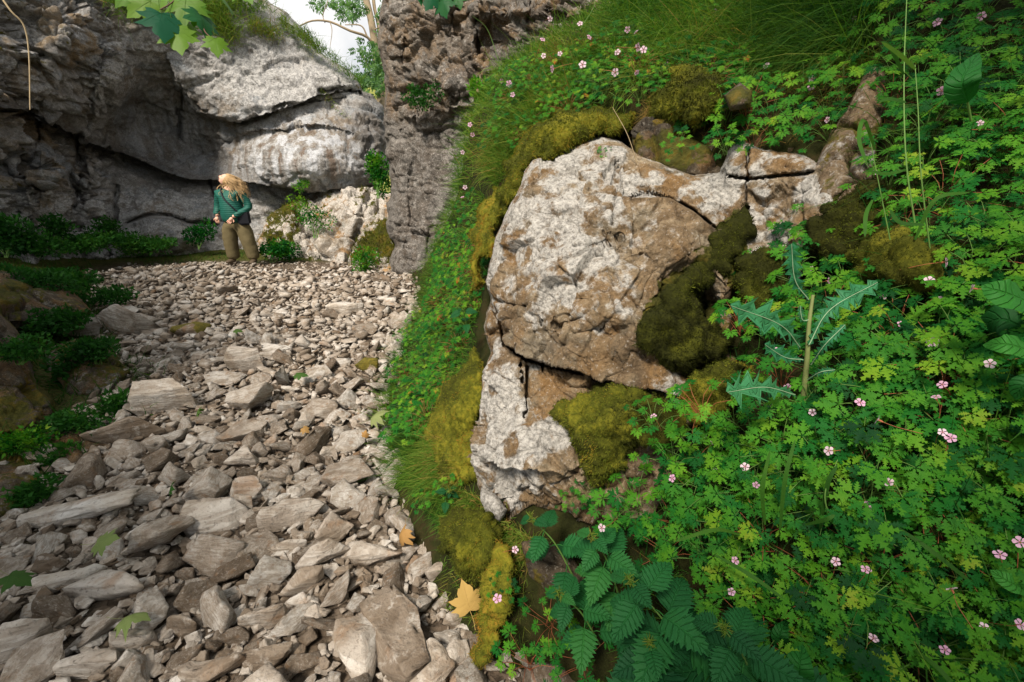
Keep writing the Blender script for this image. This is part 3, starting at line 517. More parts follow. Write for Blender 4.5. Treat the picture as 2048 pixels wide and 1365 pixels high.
small_rock([(1448, 190), (1480, 165), (1505, 182), (1500, 215), (1460, 222)], [(1448, 190, 1.75), (1505, 170, 1.72), (1500, 220, 1.68), (1470, 200, 1.68), (1450, 225, 1.7)], 'small yellow-green mossy stone poking out of the grass above the boulder', 'mossrock', .75, .5, (14, .05), .2, 2, 103, .015)
small_rock([(1040, 1085), (1085, 1078), (1140, 1110), (1175, 1150), (1170, 1200), (1100, 1190), (1060, 1150)], [(1040, 1085, 1.58), (1150, 1110, 1.5), (1170, 1200, 1.4), (1070, 1170, 1.5), (1110, 1130, 1.47)], 'dark reddish rock behind the nettle stems below the boulder', 'mossrock', .2, .3, (18, .06), .2, 2.4, 104, .015)
small_rock([(962, 975), (990, 985), (1015, 1020), (1000, 1045), (975, 1030), (960, 1000)], [(962, 975, 1.8), (1010, 990, 1.74), (1000, 1045, 1.7), (970, 1030, 1.74), (988, 1010, 1.7)], 'small white rock fragment tucked under the lower corner of the boulder', 'boulder', 0, .75, (12, .05), .15, 2, 105, .012)
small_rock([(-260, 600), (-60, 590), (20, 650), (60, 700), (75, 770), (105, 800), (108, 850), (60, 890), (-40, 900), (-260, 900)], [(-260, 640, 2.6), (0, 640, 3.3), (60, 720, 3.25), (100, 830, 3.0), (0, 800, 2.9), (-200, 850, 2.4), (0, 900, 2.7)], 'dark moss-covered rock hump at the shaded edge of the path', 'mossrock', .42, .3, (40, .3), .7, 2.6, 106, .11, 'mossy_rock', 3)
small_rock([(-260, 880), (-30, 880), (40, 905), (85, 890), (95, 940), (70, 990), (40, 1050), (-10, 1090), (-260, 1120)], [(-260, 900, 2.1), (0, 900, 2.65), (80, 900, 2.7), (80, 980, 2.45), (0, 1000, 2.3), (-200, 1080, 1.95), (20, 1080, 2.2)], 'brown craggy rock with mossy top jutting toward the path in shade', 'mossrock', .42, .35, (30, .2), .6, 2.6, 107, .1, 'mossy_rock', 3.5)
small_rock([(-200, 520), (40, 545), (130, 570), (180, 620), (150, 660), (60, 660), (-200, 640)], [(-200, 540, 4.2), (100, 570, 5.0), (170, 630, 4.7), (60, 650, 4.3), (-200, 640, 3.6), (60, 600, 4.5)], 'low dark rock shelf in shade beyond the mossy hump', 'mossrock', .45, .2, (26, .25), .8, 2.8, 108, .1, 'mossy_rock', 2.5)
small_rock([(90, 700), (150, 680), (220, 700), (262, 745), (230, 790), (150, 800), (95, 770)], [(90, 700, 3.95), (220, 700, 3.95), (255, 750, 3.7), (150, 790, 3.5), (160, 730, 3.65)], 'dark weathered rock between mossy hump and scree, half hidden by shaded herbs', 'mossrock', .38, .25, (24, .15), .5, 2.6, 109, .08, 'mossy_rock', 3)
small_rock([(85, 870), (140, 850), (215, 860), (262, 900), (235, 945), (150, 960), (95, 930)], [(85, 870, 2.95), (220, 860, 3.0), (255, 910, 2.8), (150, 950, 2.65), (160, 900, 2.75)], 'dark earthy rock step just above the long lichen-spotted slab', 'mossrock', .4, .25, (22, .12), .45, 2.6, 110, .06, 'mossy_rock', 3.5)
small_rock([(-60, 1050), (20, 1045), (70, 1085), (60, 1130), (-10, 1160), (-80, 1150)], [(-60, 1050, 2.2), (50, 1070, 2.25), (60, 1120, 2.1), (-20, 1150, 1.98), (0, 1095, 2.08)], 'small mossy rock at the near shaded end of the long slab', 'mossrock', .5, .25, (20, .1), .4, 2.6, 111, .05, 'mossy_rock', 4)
# ------------------------------------------------------------------ loose stones of the path
def stone_mesh(seed, dims, cuts=2, npt=13, rough=.05, detail=True):
    r = np.random.default_rng(seed); bm = bmesh.new(); p = r.normal(size=(npt, 3)); p /= np.abs(p).max(1)[:, None] ** .75 * np.linalg.norm(p, axis=1)[:, None] ** .25
    for q in p * r.uniform(.82, 1.0, (npt, 1)): bm.verts.new(q * np.array(dims) * .5)
    h = bmesh.ops.convex_hull(bm, input=bm.verts); bmesh.ops.delete(bm, geom=[g for g in h['geom_interior'] if isinstance(g, bmesh.types.BMVert)], context='VERTS')
    bmesh.ops.dissolve_limit(bm, angle_limit=R(14), verts=bm.verts, edges=bm.edges)
    if detail: bmesh.ops.bevel(bm, geom=bm.edges[:], offset=.035 * min(dims), segments=1, affect='EDGES', clamp_overlap=True)
    bmesh.ops.triangulate(bm, faces=bm.faces)
    for _ in range(cuts):
        L = max(dims) * (.22 if cuts > 1 else .4)
        for k in range(3):
            e = [x for x in bm.edges if x.calc_length() > L]
            if not e: break
            bmesh.ops.subdivide_edges(bm, edges=e, cuts=1); bmesh.ops.triangulate(bm, faces=[f for f in bm.faces if len(f.verts) > 3])
        if cuts > 1: dims_ = dims
        break
    if detail and cuts > 1:
        bmesh.ops.subdivide_edges(bm, edges=bm.edges[:], cuts=1, use_grid_fill=True); bmesh.ops.triangulate(bm, faces=[f for f in bm.faces if len(f.verts) > 3])
    bm.normal_update(); co = np.array([v.co for v in bm.verts]); no = np.array([v.normal for v in bm.verts]); s = max(dims)
    f1, f2, c = worley(co / s * 3.5 + seed, seed % 50); dd = rough * s * (.9 * fbm(co / s * 2.5 + seed * 3.1, 4, .55) + .55 * (c - .5) + .25 * fbm(co / s * 11 + seed, 3))
    co = co + no * dd[:, None]
    F = np.array([[v.index for v in f.verts] for f in bm.faces]) if not bm.verts.index_update() else 0; bm.free()
    return co, F
def stone_data(name, V, F, moss=None, tint=None, smooth=True):
    return mesh(name, V, F, M['stone'], {'tint': np.full(len(V), .5 if tint is None else tint), 'moss': np.zeros(len(V)) if moss is None else moss}, smooth)
def place(o, loc, yaw, tx, ty, sc=1):
    o.matrix_world = Matrix.Translation(Vector(loc)) @ Matrix.Rotation(yaw, 4, 'Z') @ Matrix.Rotation(tx, 4, 'X') @ Matrix.Rotation(ty, 4, 'Y') @ Matrix.Scale(sc, 4)
taken = []
# stones one can tell apart: u, v, width px, height px, yaw deg, tint 0..1 (brown..pale), thickness share, moss, label
BIG = [(380, 662, 92, 42, 0, .1, .75, .85, 'moss-topped stone lying alone in the middle of the rubble path'),
 (492, 728, 74, 74, 20, .18, 1.0, .05, 'upright brown angular block standing proud in the middle of the path'),
 (556, 702, 62, 52, 40, .2, .8, .1, 'dark rounded block just beyond the upright brown block'),
 (262, 650, 150, 80, -15, .02, .8, .25, 'dark shaded boulder at the far shaded edge of the rubble'),
 (165, 660, 90, 60, 10, .03, .8, .35, 'small dark boulder deepest in the shade beside the path'),
 (338, 800, 128, 92, 24, .45, .8, .3, 'squat lichen-crusted block with a dark front beside the path'),
 (262, 868, 150, 80, 28, .08, .8, .3, 'dark mossy block leaning against the lichen-crusted block'),
 (487, 862, 92, 72, 15, .24, .45, 0, 'flat brown slab with a clean broken face on the path'),
 (482, 922, 84, 62, -10, .12, .85, 0, 'brown cube-like stone below the flat brown slab'),
 (172, 1012, 300, 78, 19, .5, .5, .35, 'long narrow lichen-spotted slab lying along the path edge'),
 (432, 1035, 132, 112, 50, .22, .75, .3, 'big rough brown stone with moss spots in the foreground rubble'),
 (590, 1032, 140, 84, 30, .68, .8, 0, 'long pale stone with a brown face in the foreground rubble'),
 (672, 1056, 84, 98, 70, .1, .9, 0, 'dark tapering stone beside the long pale stone'),
 (500, 985, 82, 60, 0, .6, .9, 0, 'pale-topped wedge stone with hollow brown side'),
 (232, 1168, 194, 92, 12, .35, .65, 0, 'long rounded speckled stone near the shaded corner of the path'),
 (42, 1285, 130, 120, 55, .98, .9, 0, 'large pale ridged stone in the near corner of the path'),
 (140, 1155, 160, 50, 22, .3, .6, 0, 'narrow brown stone lying behind the long speckled stone'),
 (100, 1128, 80, 60, 0, .1, .7, .1, 'dark stone beside the green fallen leaf at the path edge'),
 (728, 1275, 104, 210, 80, .2, .75, .05, 'tall brown stone with a sharp ridge in the near rubble'),
 (805, 1235, 128, 270, 95, .16, .7, .08, 'massive brown slab standing on edge beside the yellow leaf'),
 (862, 1330, 90, 120, 90, .15, .8, 0, 'brown broken block at the foot of the massive slab'),
 (540, 1318, 112, 66, 5, .85, .9, 0, 'pale rounded stone at the near edge of the rubble'),
 (418, 1345, 160, 60, 12, .95, .8, 0, 'long whitish stone at the near edge of the rubble'),
 (532, 1240, 104, 90, 40, .3, .9, 0, 'chunky brown stone above the pale rounded stone'),
 (600, 1165, 100, 90, 35, .35, .9, 0, 'light brown boulder with a shaded hollow in the near rubble'),
 (650, 1120, 110, 80, 40, .4, .9, 0, 'angular tan stone behind the tall ridged stone'),
 (268, 1285, 90, 80, 30, .28, .9, 0, 'brown wedge stone near the whitish long stone'),
 (190, 1330, 130, 66, 25, .75, .8, 0, 'pale elongated stone beside the large ridged stone'),
 (370, 1255, 70, 60, 0, .2, .9, 0, 'small brown pyramid stone in the near rubble'),
 (742, 1110, 140, 58, -8, .9, .75, 0, 'pale flat-topped stone near the mossy bank foot'),
 (792, 702, 48, 50, 30, 1.0, .9, 0, 'bright white stone at the grass edge of the path'),
 (596, 571, 66, 18, 0, .4, .6, 0, 'flat slab far along the path below the outcrop'),
 (905, 1236, 74, 50, -4, .55, .7, 0, 'pinkish square stone beside the yellow fallen leaf'),
 (905, 1312, 80, 90, 60, .35, .8, .25, 'grey lichen-marked stone below the pinkish square stone'),
 (850, 1092, 58, 66, 80, .3, .9, 0, 'tan upright stone near the crumpled orange leaf'),
 (872, 1148, 56, 56, 30, .5, .9, 0, 'small grey pointed stone against the mossy bank foot'),
 (760, 560, 70, 26, 0, .5, .7, 0, 'pale stone at the foot of the rock pillar'),
 (690, 620, 80, 40, 20, .35, .7, 0, 'broad brown stone by the green bank far along the path'),
 (740, 735, 60, 46, 0, .1, .8, .7, 'mossy stone at the grass edge beside the bright white stone'),
 (575, 1095, 84, 56, 15, .6, .8, 0, 'pale oval stone below the long pale stone'),
 (485, 1010, 60, 50, 0, .15, .8, 0, 'dark brown stone wedged behind the wedge stone'),
 (300, 640, 70, 40, 0, .2, .7, .15, 'grey-brown stone beside the dark shaded boulder'),
 (140, 870, 66, 56, 0, .1, .9, .2, 'dark squarish stone in shade beside the mossy hump')]
VIEWD = np.array([0, 1.0, 0])
nst = 0
for k, (u, v, wp, hp, yaw, tint, th, mo, lab) in enumerate(BIG):
    W, d = gpix(u, v + hp * .18); d = float(d); wm = wp * d / FPX; hm = hp * d / FPX; ang = math.asin(min(.95, max(.1, (CAM[2] - W[2]) / np.linalg.norm(W - CAM))))
    lz = th * min(wm, hm * 1.1); ly = max(.3 * wm, (hm - lz * math.cos(ang)) / max(.3, math.sin(ang)) * .95); ly = min(ly, 1.5 * max(wm, hm)) 
    V, F = stone_mesh(500 + k, (wm, ly, lz), 2, 14 if th > .6 else 18, .045)
    c_, s_ = math.cos(R(yaw) * .5), math.sin(R(yaw) * .5); V = V @ np.array([[c_, s_, 0], [-s_, c_, 0], [0, 0, 1]])
    n = fbm(V / max(wm, .05) * 2 + k, 3); mm = np.clip(mo * (.4 + .9 * V[:, 2] / lz + .6 * n + .3), 0, 1) if mo else None
    z = float(gz(W[0], W[1])) + lz * .28
    o = link('stone', stone_data('stone', V, F, mm, 0), loc=(W[0], W[1], z))
    # keep the tint independent of the object's random number: stored with the mesh
    o['tone'] = tint; tag(o, lab, 'stone', None); taken.append((W[0], W[1], .42 * max(wm, ly) * .8)); o.rotation_euler = (RNG.normal() * .12, RNG.normal() * .12, 0); nst += 1
# ordinary stones
PROTO = []
for k in range(26):
    r = np.random.default_rng(900 + k); dm = (1, r.uniform(.45, .9), r.uniform(.28, .64)); V, F = stone_mesh(900 + k, dm, 2, int(r.integers(10, 16)), .05); Vl, Fl = stone_mesh(900 + k, dm, 1, 9, .06, False); PROTO.append((V, F, Vl, Fl))
def on_path(x, y):
    ex = np.interp(y, [0, 1.2, 3.4, 5, 6.5, 8, 9.5], [-2.1, -2.1, -2.85, -4.4, -5.8, -7.0, -7.4]); ri = np.interp(y, [0, 1.15, 2.4, 4.1, 7, 8, 9.5], [.25, .0, -.68, -1.0, -1.4, -2.0, -3.0]); return ex, ri
cand = []
grid = {}
def free(x, y, r):
    cx, cy = int(x / .3), int(y / .3)
    for a in range(cx - 2, cx + 3):
        for b in range(cy - 2, cy + 3):
            for (X_, Y_, r_) in grid.get((a, b), ()):
                if (x - X_) ** 2 + (y - Y_) ** 2 < (.72 * (r + r_)) ** 2: return False
    return True
def put(x, y, r): grid.setdefault((int(x / .3), int(y / .3)), []).append((x, y, r))
for t in taken: put(*t)
for size, tries in ((.30, 160), (.21, 1200), (.155, 4600), (.11, 11000), (.078, 20000), (.055, 24000)):
    for _ in range(tries):
        y = .75 + 9 * random.random() ** 1.25; exl, ri = on_path(0, y); x = random.uniform(exl - .5, ri + .1)
        if y > 8.3 + .35 * math.sin(x * 2) : continue
        edge = min(1, (x - exl + .5) / .9)
        if random.random() > edge: continue
        if size < .07 and y > 5: continue
        if size > .2 and y > 3.5 and random.random() < .8: continue
        s = size * random.uniform(.8, 1.25); r = s * .42
        if free(x, y, r): put(x, y, r); cand.append((x, y, s))
def inview(c):
    u, v, d = proj(np.array([c[0], c[1], float(gz(c[0], c[1]))])); return (d > .3 and -60 < u < 1100 and v < 1440), c[2] / d
sc_ = [(inview(c), c) for c in cand]; vis = sorted([s for s in sc_ if s[0][0]], key=lambda s: -s[0][1])
ind = [c for _, c in vis[:300 - nst]]; indset = set(ind); protos = []
for k, (V, F, _, _) in enumerate(PROTO): protos.append(stone_data('stone', V, F, None, 0))
random.seed(11)
for (x, y, s) in ind:
    o = bpy.data.objects.new('stone', random.choice(protos)); COL.objects.link(o); z = float(gz(x, y)) + s * random.uniform(.08, .22)
    place(o, (x, y, z), random.uniform(0, 6.28), random.gauss(0, .36), random.gauss(0, .36), s)
    near = y < 2.3
    if x > -1.2 - .0 * y and near: z_ = 'loose limestone chunk in the pale heap of rubble nearest the mossy bank'; g_ = 'rubble stones nearest the mossy bank'
    elif near: z_ = 'loose limestone chunk in the near rubble between shaded edge and pale heap'; g_ = 'rubble stones in the near part of the path'
    else: z_ = 'loose limestone chunk farther along the rubble path, beyond the flat brown slab'; g_ = 'rubble stones farther along the path'
    tag(o, z_, 'stone', g_)
mb = [[], [], [], 0]
extra = [c for c in cand if c not in indset]
for _ in range(9000):   # a second, upper layer of small pieces
    y = .75 + 8 * random.random() ** 1.2; exl, ri = on_path(0, y); extra.append((random.uniform(exl - .2, ri), y, random.choice([random.uniform(.02, .05), random.uniform(.03, .1)])))
for (x, y, s) in extra:
    V, F, Vl, Fl = random.choice(PROTO); big = s / max(y, .8) > .045
    v_, f_ = (V, F) if big else (Vl, Fl)
    m = np.array(Euler((random.gauss(0, .35), random.gauss(0, .35), random.uniform(0, 6.28))).to_matrix()); z = float(gz(x, y)) + s * random.uniform(.1, .3)
    mb[0].append(v_ @ m.T * s + np.array([x, y, z])); mb[1].append(f_ + mb[3]); mb[2].append(np.full(len(v_), random.random())); mb[3] += len(v_)
V = np.concatenate(mb[0])
tag(link('rubble', mesh('rubble', V, np.concatenate(mb[1]), M['stone'], {'tint': np.concatenate(mb[2]), 'moss': np.zeros(len(V))})), 'small broken limestone pieces filling the gaps between the larger path stones', 'rubble', kind='stuff')

# ------------------------------------------------------------------ blades: grass and moss
def blades(roots, dirs, L, wd, bend, tint, seg=3, mb=None):
    """tapered blades: roots, unit directions, lengths, widths, sideways bends (vectors), tints"""
    n = len(roots); L = np.broadcast_to(L, (n,)); wd = np.broadcast_to(wd, (n,)); side = np.cross(dirs, RNG.normal(size=(n, 3))); side /= np.linalg.norm(side, axis=1)[:, None] + 1e-9
    rows = []
    for k in range(seg + 1):
        t = k / seg; c = roots + dirs * (L * t)[:, None] + bend * (L * t * t)[:, None]; w_ = (wd * (1 - t) ** .7 * .5)[:, None] * side
        rows += [c - w_, c + w_] if k < seg else [c]
    m = 2 * seg + 1; V = np.stack(rows, 1).reshape(-1, 3); b = np.arange(n)[:, None] * m
    Q = np.concatenate([np.stack([b[:, 0] + 2 * k, b[:, 0] + 2 * k + 1, b[:, 0] + 2 * k + 3, b[:, 0] + 2 * k + 2], 1) for k in range(seg - 1)]) if seg > 1 else np.zeros((0, 4), int)
    T = np.stack([b[:, 0] + 2 * seg - 2, b[:, 0] + 2 * seg - 1, b[:, 0] + 2 * seg], 1); tt = np.repeat(np.clip(tint, 0, 1), m)
    return V, Q, T, tt
def blade_mesh(name, parts, mat):
    V = []; Q = []; T = []; A = []; n = 0
    for v, q, t, a in parts: V.append(v); Q.append(q + n); T.append(t + n); A.append(a); n += len(v)
    return mesh(name, np.concatenate(V), [np.concatenate(Q), np.concatenate(T)], mat, {'tint': np.concatenate(A)})
def unit(a): return a / (np.linalg.norm(a, axis=-1)[..., None] + 1e-9)
def inpoly(q, poly): return polydist(np.asarray(q, float), np.asarray(poly, float))[0]
def scatter(poly, n):
    p = np.asarray(poly, float); lo, hi = p.min(0), p.max(0); out = np.zeros((0, 2))
    while len(out) < n: q = RNG.uniform(lo, hi, (n * 2, 2)); out = np.vstack([out, q[inpoly(q, p) > 0]])
    return out[:n]

def moss(name, poly, ctrl, label, n=5000, tone=.45, L=.014, rnd=(26, .06), seed=0, step=3.0, lump=.035):
    f = Field(ctrl)
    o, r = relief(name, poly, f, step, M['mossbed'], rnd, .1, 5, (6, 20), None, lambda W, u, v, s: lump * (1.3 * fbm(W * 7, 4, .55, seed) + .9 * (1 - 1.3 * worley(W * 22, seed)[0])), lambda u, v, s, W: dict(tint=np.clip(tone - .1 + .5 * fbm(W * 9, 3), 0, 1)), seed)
    n = int(n * 1.7); L = L * .62
    k = RNG.integers(0, len(r['W']), n); k = k[r['s'][k] > -10]; W = r['W'][k] + RNG.normal(size=(len(k), 3)) * .004; nn = r['n'][k]
    di = unit(nn + .55 * RNG.normal(size=nn.shape) + np.array([0, 0, .25])); q = fbm(W * 8, 3, .5, seed + 5) + .4 * fbm(W * 40, 2)
    v, q_, t_, a = blades(W - nn * .003, di, L * RNG.uniform(.6, 1.5, len(k)), L * .3, np.array([0, 0, -.35]) + .3 * RNG.normal(size=nn.shape), tone + .55 * q + .12 * RNG.normal(size=len(k)), 2)
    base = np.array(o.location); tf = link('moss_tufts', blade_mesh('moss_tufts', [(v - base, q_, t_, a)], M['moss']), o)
    tag(o, label, 'moss'); return o, r
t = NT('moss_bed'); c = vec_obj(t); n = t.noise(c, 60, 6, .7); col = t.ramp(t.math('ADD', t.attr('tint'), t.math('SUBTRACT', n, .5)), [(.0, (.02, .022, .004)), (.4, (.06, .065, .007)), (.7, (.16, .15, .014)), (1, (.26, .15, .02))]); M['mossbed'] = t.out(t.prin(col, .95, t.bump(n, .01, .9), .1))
moss('moss_cushion', [(1150, 215), (1090, 238), (1045, 275), (1012, 320), (1000, 400), (985, 450), (1030, 420), (1052, 340), (1075, 312), (1112, 312), (1180, 272), (1262, 262), (1270, 230)], [(1150, 215, 2.28), (1045, 275, 2.3), (1000, 420, 2.2), (1060, 330, 2.06), (1110, 300, 2.05), (1200, 262, 2.08), (1262, 240, 2.1), (1100, 260, 2.12), (1030, 360, 2.12)], 'long yellow-green moss cushion draped over the top edge of the boulder', 14000, .5, .017, (26, .1), 201)
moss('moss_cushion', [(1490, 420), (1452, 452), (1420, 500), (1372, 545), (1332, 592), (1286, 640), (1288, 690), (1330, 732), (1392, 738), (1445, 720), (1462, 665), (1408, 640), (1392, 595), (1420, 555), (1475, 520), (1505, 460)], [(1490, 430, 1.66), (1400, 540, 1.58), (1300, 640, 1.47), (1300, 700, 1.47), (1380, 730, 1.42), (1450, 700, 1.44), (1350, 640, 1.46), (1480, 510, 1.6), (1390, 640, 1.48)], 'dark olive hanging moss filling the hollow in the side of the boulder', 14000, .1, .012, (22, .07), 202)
moss('moss_cushion', [(1108, 832), (1150, 786), (1210, 767), (1280, 774), (1322, 798), (1365, 850), (1340, 885), (1262, 905), (1215, 965), (1185, 960), (1160, 910), (1145, 865)], [(1108, 832, 1.6), (1210, 770, 1.55), (1320, 800, 1.45), (1340, 880, 1.4), (1250, 900, 1.42), (1190, 950, 1.46), (1220, 840, 1.44), (1150, 850, 1.5)], 'bright olive moss cushion sitting on the lower ledge of the boulder', 10000, .42, .013, (24, .07), 203)
moss('moss_cushion', [(1385, 745), (1440, 718), (1500, 742), (1495, 800), (1440, 830), (1385, 850), (1360, 800)], [(1385, 745, 1.42), (1450, 720, 1.4), (1500, 760, 1.36), (1440, 820, 1.34), (1370, 810, 1.4), (1430, 770, 1.36)], 'small golden moss cushion between the boulder and the herb leaves', 5000, .5, .013, (20, .06), 204)
moss('moss_cushion', [(884, 1042), (920, 1010), (975, 1014), (1002, 1060), (985, 1110), (960, 1160), (915, 1150), (892, 1100)], [(884, 1042, 1.72), (960, 1015, 1.72), (1000, 1060, 1.64), (940, 1150, 1.62), (935, 1070, 1.62)], 'rounded olive moss cushion at the bank foot below the boulder', 7000, .4, .012, (26, .07), 205)
moss('moss_cushion', [(972, 1120), (1005, 1078), (1022, 1120), (1015, 1200), (1000, 1262), (962, 1330), (940, 1330), (956, 1220)], [(972, 1120, 1.63), (1010, 1090, 1.58), (1005, 1200, 1.5), (960, 1320, 1.5), (955, 1220, 1.57), (985, 1180, 1.52)], 'narrow bright yellow moss strip running down the bank foot', 6000, .72, .012, (18, .04), 206)
moss('moss_cushion', [(1690, 505), (1750, 455), (1850, 448), (1940, 480), (1985, 560), (1900, 580), (1720, 560)], [(1690, 505, 1.32), (1850, 450, 1.24), (1985, 550, 1.08), (1850, 570, 1.1), (1720, 560, 1.24), (1820, 510, 1.12)], 'broad olive moss mound on the shaded bank behind the thistle', 9000, .42, .01, (40, .08), 207)
moss('moss_cushion', [(845, 840), (900, 770), (950, 700), (972, 740), (955, 850), (945, 960), (900, 990), (870, 940)], [(845, 840, 2.55), (950, 710, 2.35), (960, 850, 2.0), (900, 980, 2.06), (880, 900, 2.2), (925, 820, 2.1)], 'orange-brown moss cushion beside the lower flank of the boulder', 9000, .58, .014, (24, .08), 208)
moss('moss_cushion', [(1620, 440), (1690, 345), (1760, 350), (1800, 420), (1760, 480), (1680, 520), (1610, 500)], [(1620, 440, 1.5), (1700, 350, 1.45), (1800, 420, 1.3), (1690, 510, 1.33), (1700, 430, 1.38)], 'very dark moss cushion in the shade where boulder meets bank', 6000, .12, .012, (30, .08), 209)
moss('moss_cushion', [(955, 420), (985, 380), (1002, 400), (985, 470), (960, 560), (945, 580), (945, 490)], [(955, 420, 2.5), (1000, 400, 2.25), (950, 570, 2.3), (945, 490, 2.45), (972, 470, 2.2)], 'rusty orange moss cushion hanging along the upper flank of the boulder', 6000, .74, .016, (18, .06), 210)
moss('moss_cushion', [(1330, 140), (1390, 120), (1450, 140), (1440, 200), (1390, 250), (1300, 235), (1290, 190)], [(1330, 140, 2.2), (1440, 150, 2.0), (1390, 240, 1.9), (1295, 200, 2.15), (1380, 185, 1.95)], 'brown-green moss cushion under the hanging grass above the boulder', 6000, .4, .02, (30, .1), 211)
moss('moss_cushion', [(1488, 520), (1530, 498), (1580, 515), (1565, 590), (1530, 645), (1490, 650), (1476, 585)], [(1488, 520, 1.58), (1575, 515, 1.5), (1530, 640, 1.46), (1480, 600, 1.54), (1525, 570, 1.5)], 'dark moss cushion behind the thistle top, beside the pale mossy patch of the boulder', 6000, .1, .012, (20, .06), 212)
# ------------------------------------------------------------------ leaves
def strip_leaf(mb, L, ws, shift, M3, org, bend=.4, fold=.25, tint=.5, ruffle=0.0, mi=0, mids=None, side=0.0):
    """a leaf blade along +Y of frame M3 at org: half widths ws, forward shifts of the margin, bending down by bend rad"""
    n = len(ws); t = np.linspace(0, 1, n); th = bend * t; y = np.zeros(n); z = np.zeros(n); dt = L / (n - 1)
    for k in range(1, n): y[k] = y[k - 1] + dt * math.cos(th[k] - bend * .25); z[k] = z[k - 1] - dt * math.sin(th[k] - bend * .25)
    ws = np.asarray(ws); sh = np.asarray(shift); x0 = side * L * t * t
    ru = ruffle * np.sin(np.arange(n) * 2.1)
    l = np.stack([x0 - ws, y + sh * np.cos(th), z + fold * ws + ru - sh * np.sin(th)], 1); m = np.stack([x0, y, z], 1); r = np.stack([x0 + ws, y + sh * np.cos(th), z + fold * ws - ru - sh * np.sin(th)], 1)
    V = np.stack([l, m, r], 1).reshape(-1, 3) @ np.asarray(M3).T + org; b = np.arange(n - 1)[:, None] * 3
    F = np.concatenate([b + np.array([0, 1, 4, 3]), b + np.array([1, 2, 5, 4])]); mb.add(V, F, tint, mi, np.tile([-1., 0, 1], n), np.repeat(t, 3)); return m @ np.asarray(M3).T + org
def pinnate(n, base=.5, lobe=1.0, peak=.4):
    t = np.linspace(0, 1, n); env = np.clip((t / peak) ** .7, 0, 1) * np.clip((1 - t) / (1 - peak), 0, 1) ** .75; lob = np.where(np.arange(n) % 2 == 1, lobe, base)
    return env * lob, np.where(np.arange(n) % 2 == 1, .6, -.1) / n
LN = pinnate(12, .25, 1.0, .42)
def herb_leaf(mb, org, M3, S, tint):
    """a ferny leaf of five lobed leaflets spread like a hand"""
    for an, sc in ((0, 1), (1.02, .85), (-1.02, .85), (2.0, .55), (-2.0, .55)):
        A = np.asarray(M3) @ rotm('Z', an); sc *= random.uniform(.88, 1.1); st = org + A @ np.array([0, .04 * S, 0]); L = .56 * S * sc
        strip_leaf(mb, L, LN[0] * L * .29, LN[1] * L, A, st, random.uniform(.15, .7), .18, tint + random.uniform(-.06, .06))
        if sc > .7:   # deep side lobes make each leaflet three-parted
            for sg in (1, -1):
                B = A @ rotm('Z', sg * .72); strip_leaf(mb, L * .6, LN[0] * L * .17, LN[1] * L * .6, B, st + A @ np.array([0, .22 * L, -.004 * S]), .4, .18, tint + random.uniform(-.06, .06))
def herb_plant(seed, nl=13, rad=.14, S=.076, hgt=.12):
    random.seed(seed); lf = MB(); st = MB()
    for i in range(nl):
        ph = 2.4 * i + random.uniform(-.4, .4); rr = rad * math.sqrt((i + .5) / nl) * random.uniform(.8, 1.15); h = hgt * (1.05 - .55 * (rr / rad) ** 2) * random.uniform(.75, 1.2)
        c = np.array([rr * math.cos(ph), rr * math.sin(ph), h]); out = np.array([math.cos(ph + random.uniform(-.7, .7)), math.sin(ph + random.uniform(-.7, .7)), 0])
        y = out * .9 + np.array([0, 0, random.uniform(-.35, .2)]); z = np.array([0, 0, 1]) + out * random.uniform(0, .5) + np.array([random.gauss(0, .2), random.gauss(0, .2), 0])
        tint = random.gauss(.46, .14) + .3 * (h / hgt - .75)  # shade between leaves put into the tint: darker low, lighter on top
        if random.random() < .012: tint = random.uniform(.9, 1.02)
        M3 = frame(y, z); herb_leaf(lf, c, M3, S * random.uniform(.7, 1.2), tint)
        p = spline([[random.gauss(0, .012), random.gauss(0, .012), -.03], c * np.array([.45, .45, .6]) + np.array([0, 0, .01]), c], 6); st.add(*tube(p, np.linspace(.0016, .0008, 6), 3), mi=0)
    return lf.mesh('foliage', M['herb']), st.mesh('stem', [M['redstem'] if seed % 3 == 0 else M['stem']])
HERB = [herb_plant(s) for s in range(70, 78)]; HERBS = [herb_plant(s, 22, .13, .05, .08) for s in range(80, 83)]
def flower_data(seed):
    random.seed(seed); mb = MB(); tt = random.uniform(.3, .9); r0 = .0096
    for k in range(5):
        A = rotm('Z', 2 * math.pi * k / 5 + random.uniform(-.08, .08)); ws = np.array([.1, .12, .2, .36, .44, .36, .12]) * r0 * .95
        strip_leaf(mb, r0 * random.uniform(.92, 1.05), ws, np.array([0, 0, 0, 0, 0, .02, -.05]) * r0, A, np.array([0, 0, .001]) + A @ np.array([0, .0012, 0]), random.uniform(-.3, .35), .12, np.array([.1, .1, .1] + [.25] * 3 + [tt - .15] * 3 + [tt] * 12), 0, 0)
    th = np.arange(8) / 8 * 6.283; mb.add(np.vstack([[[0, 0, .003]], np.stack([.0016 * np.cos(th), .0016 * np.sin(th), 0 * th + .0015], 1)]), np.stack([np.zeros(8, int), 1 + np.arange(8), 1 + (np.arange(8) + 1) % 8], 1), .9, 2)
    mb.add(*tube([[0, 0, -.009], [0, 0, -.005], [0, 0, .001]], [.0015, .0024, .0014], 6), mi=1)
    mb.add(*tube(spline([[0, 0, -.008], [.004, .003, -.03], [.0, .012, -.07]], 7), .0007, 3), mi=1)
    return mb.mesh('flower', [M['petal'], M['redstem'], M['moss']])
FLOW = [flower_data(s) for s in range(5)]
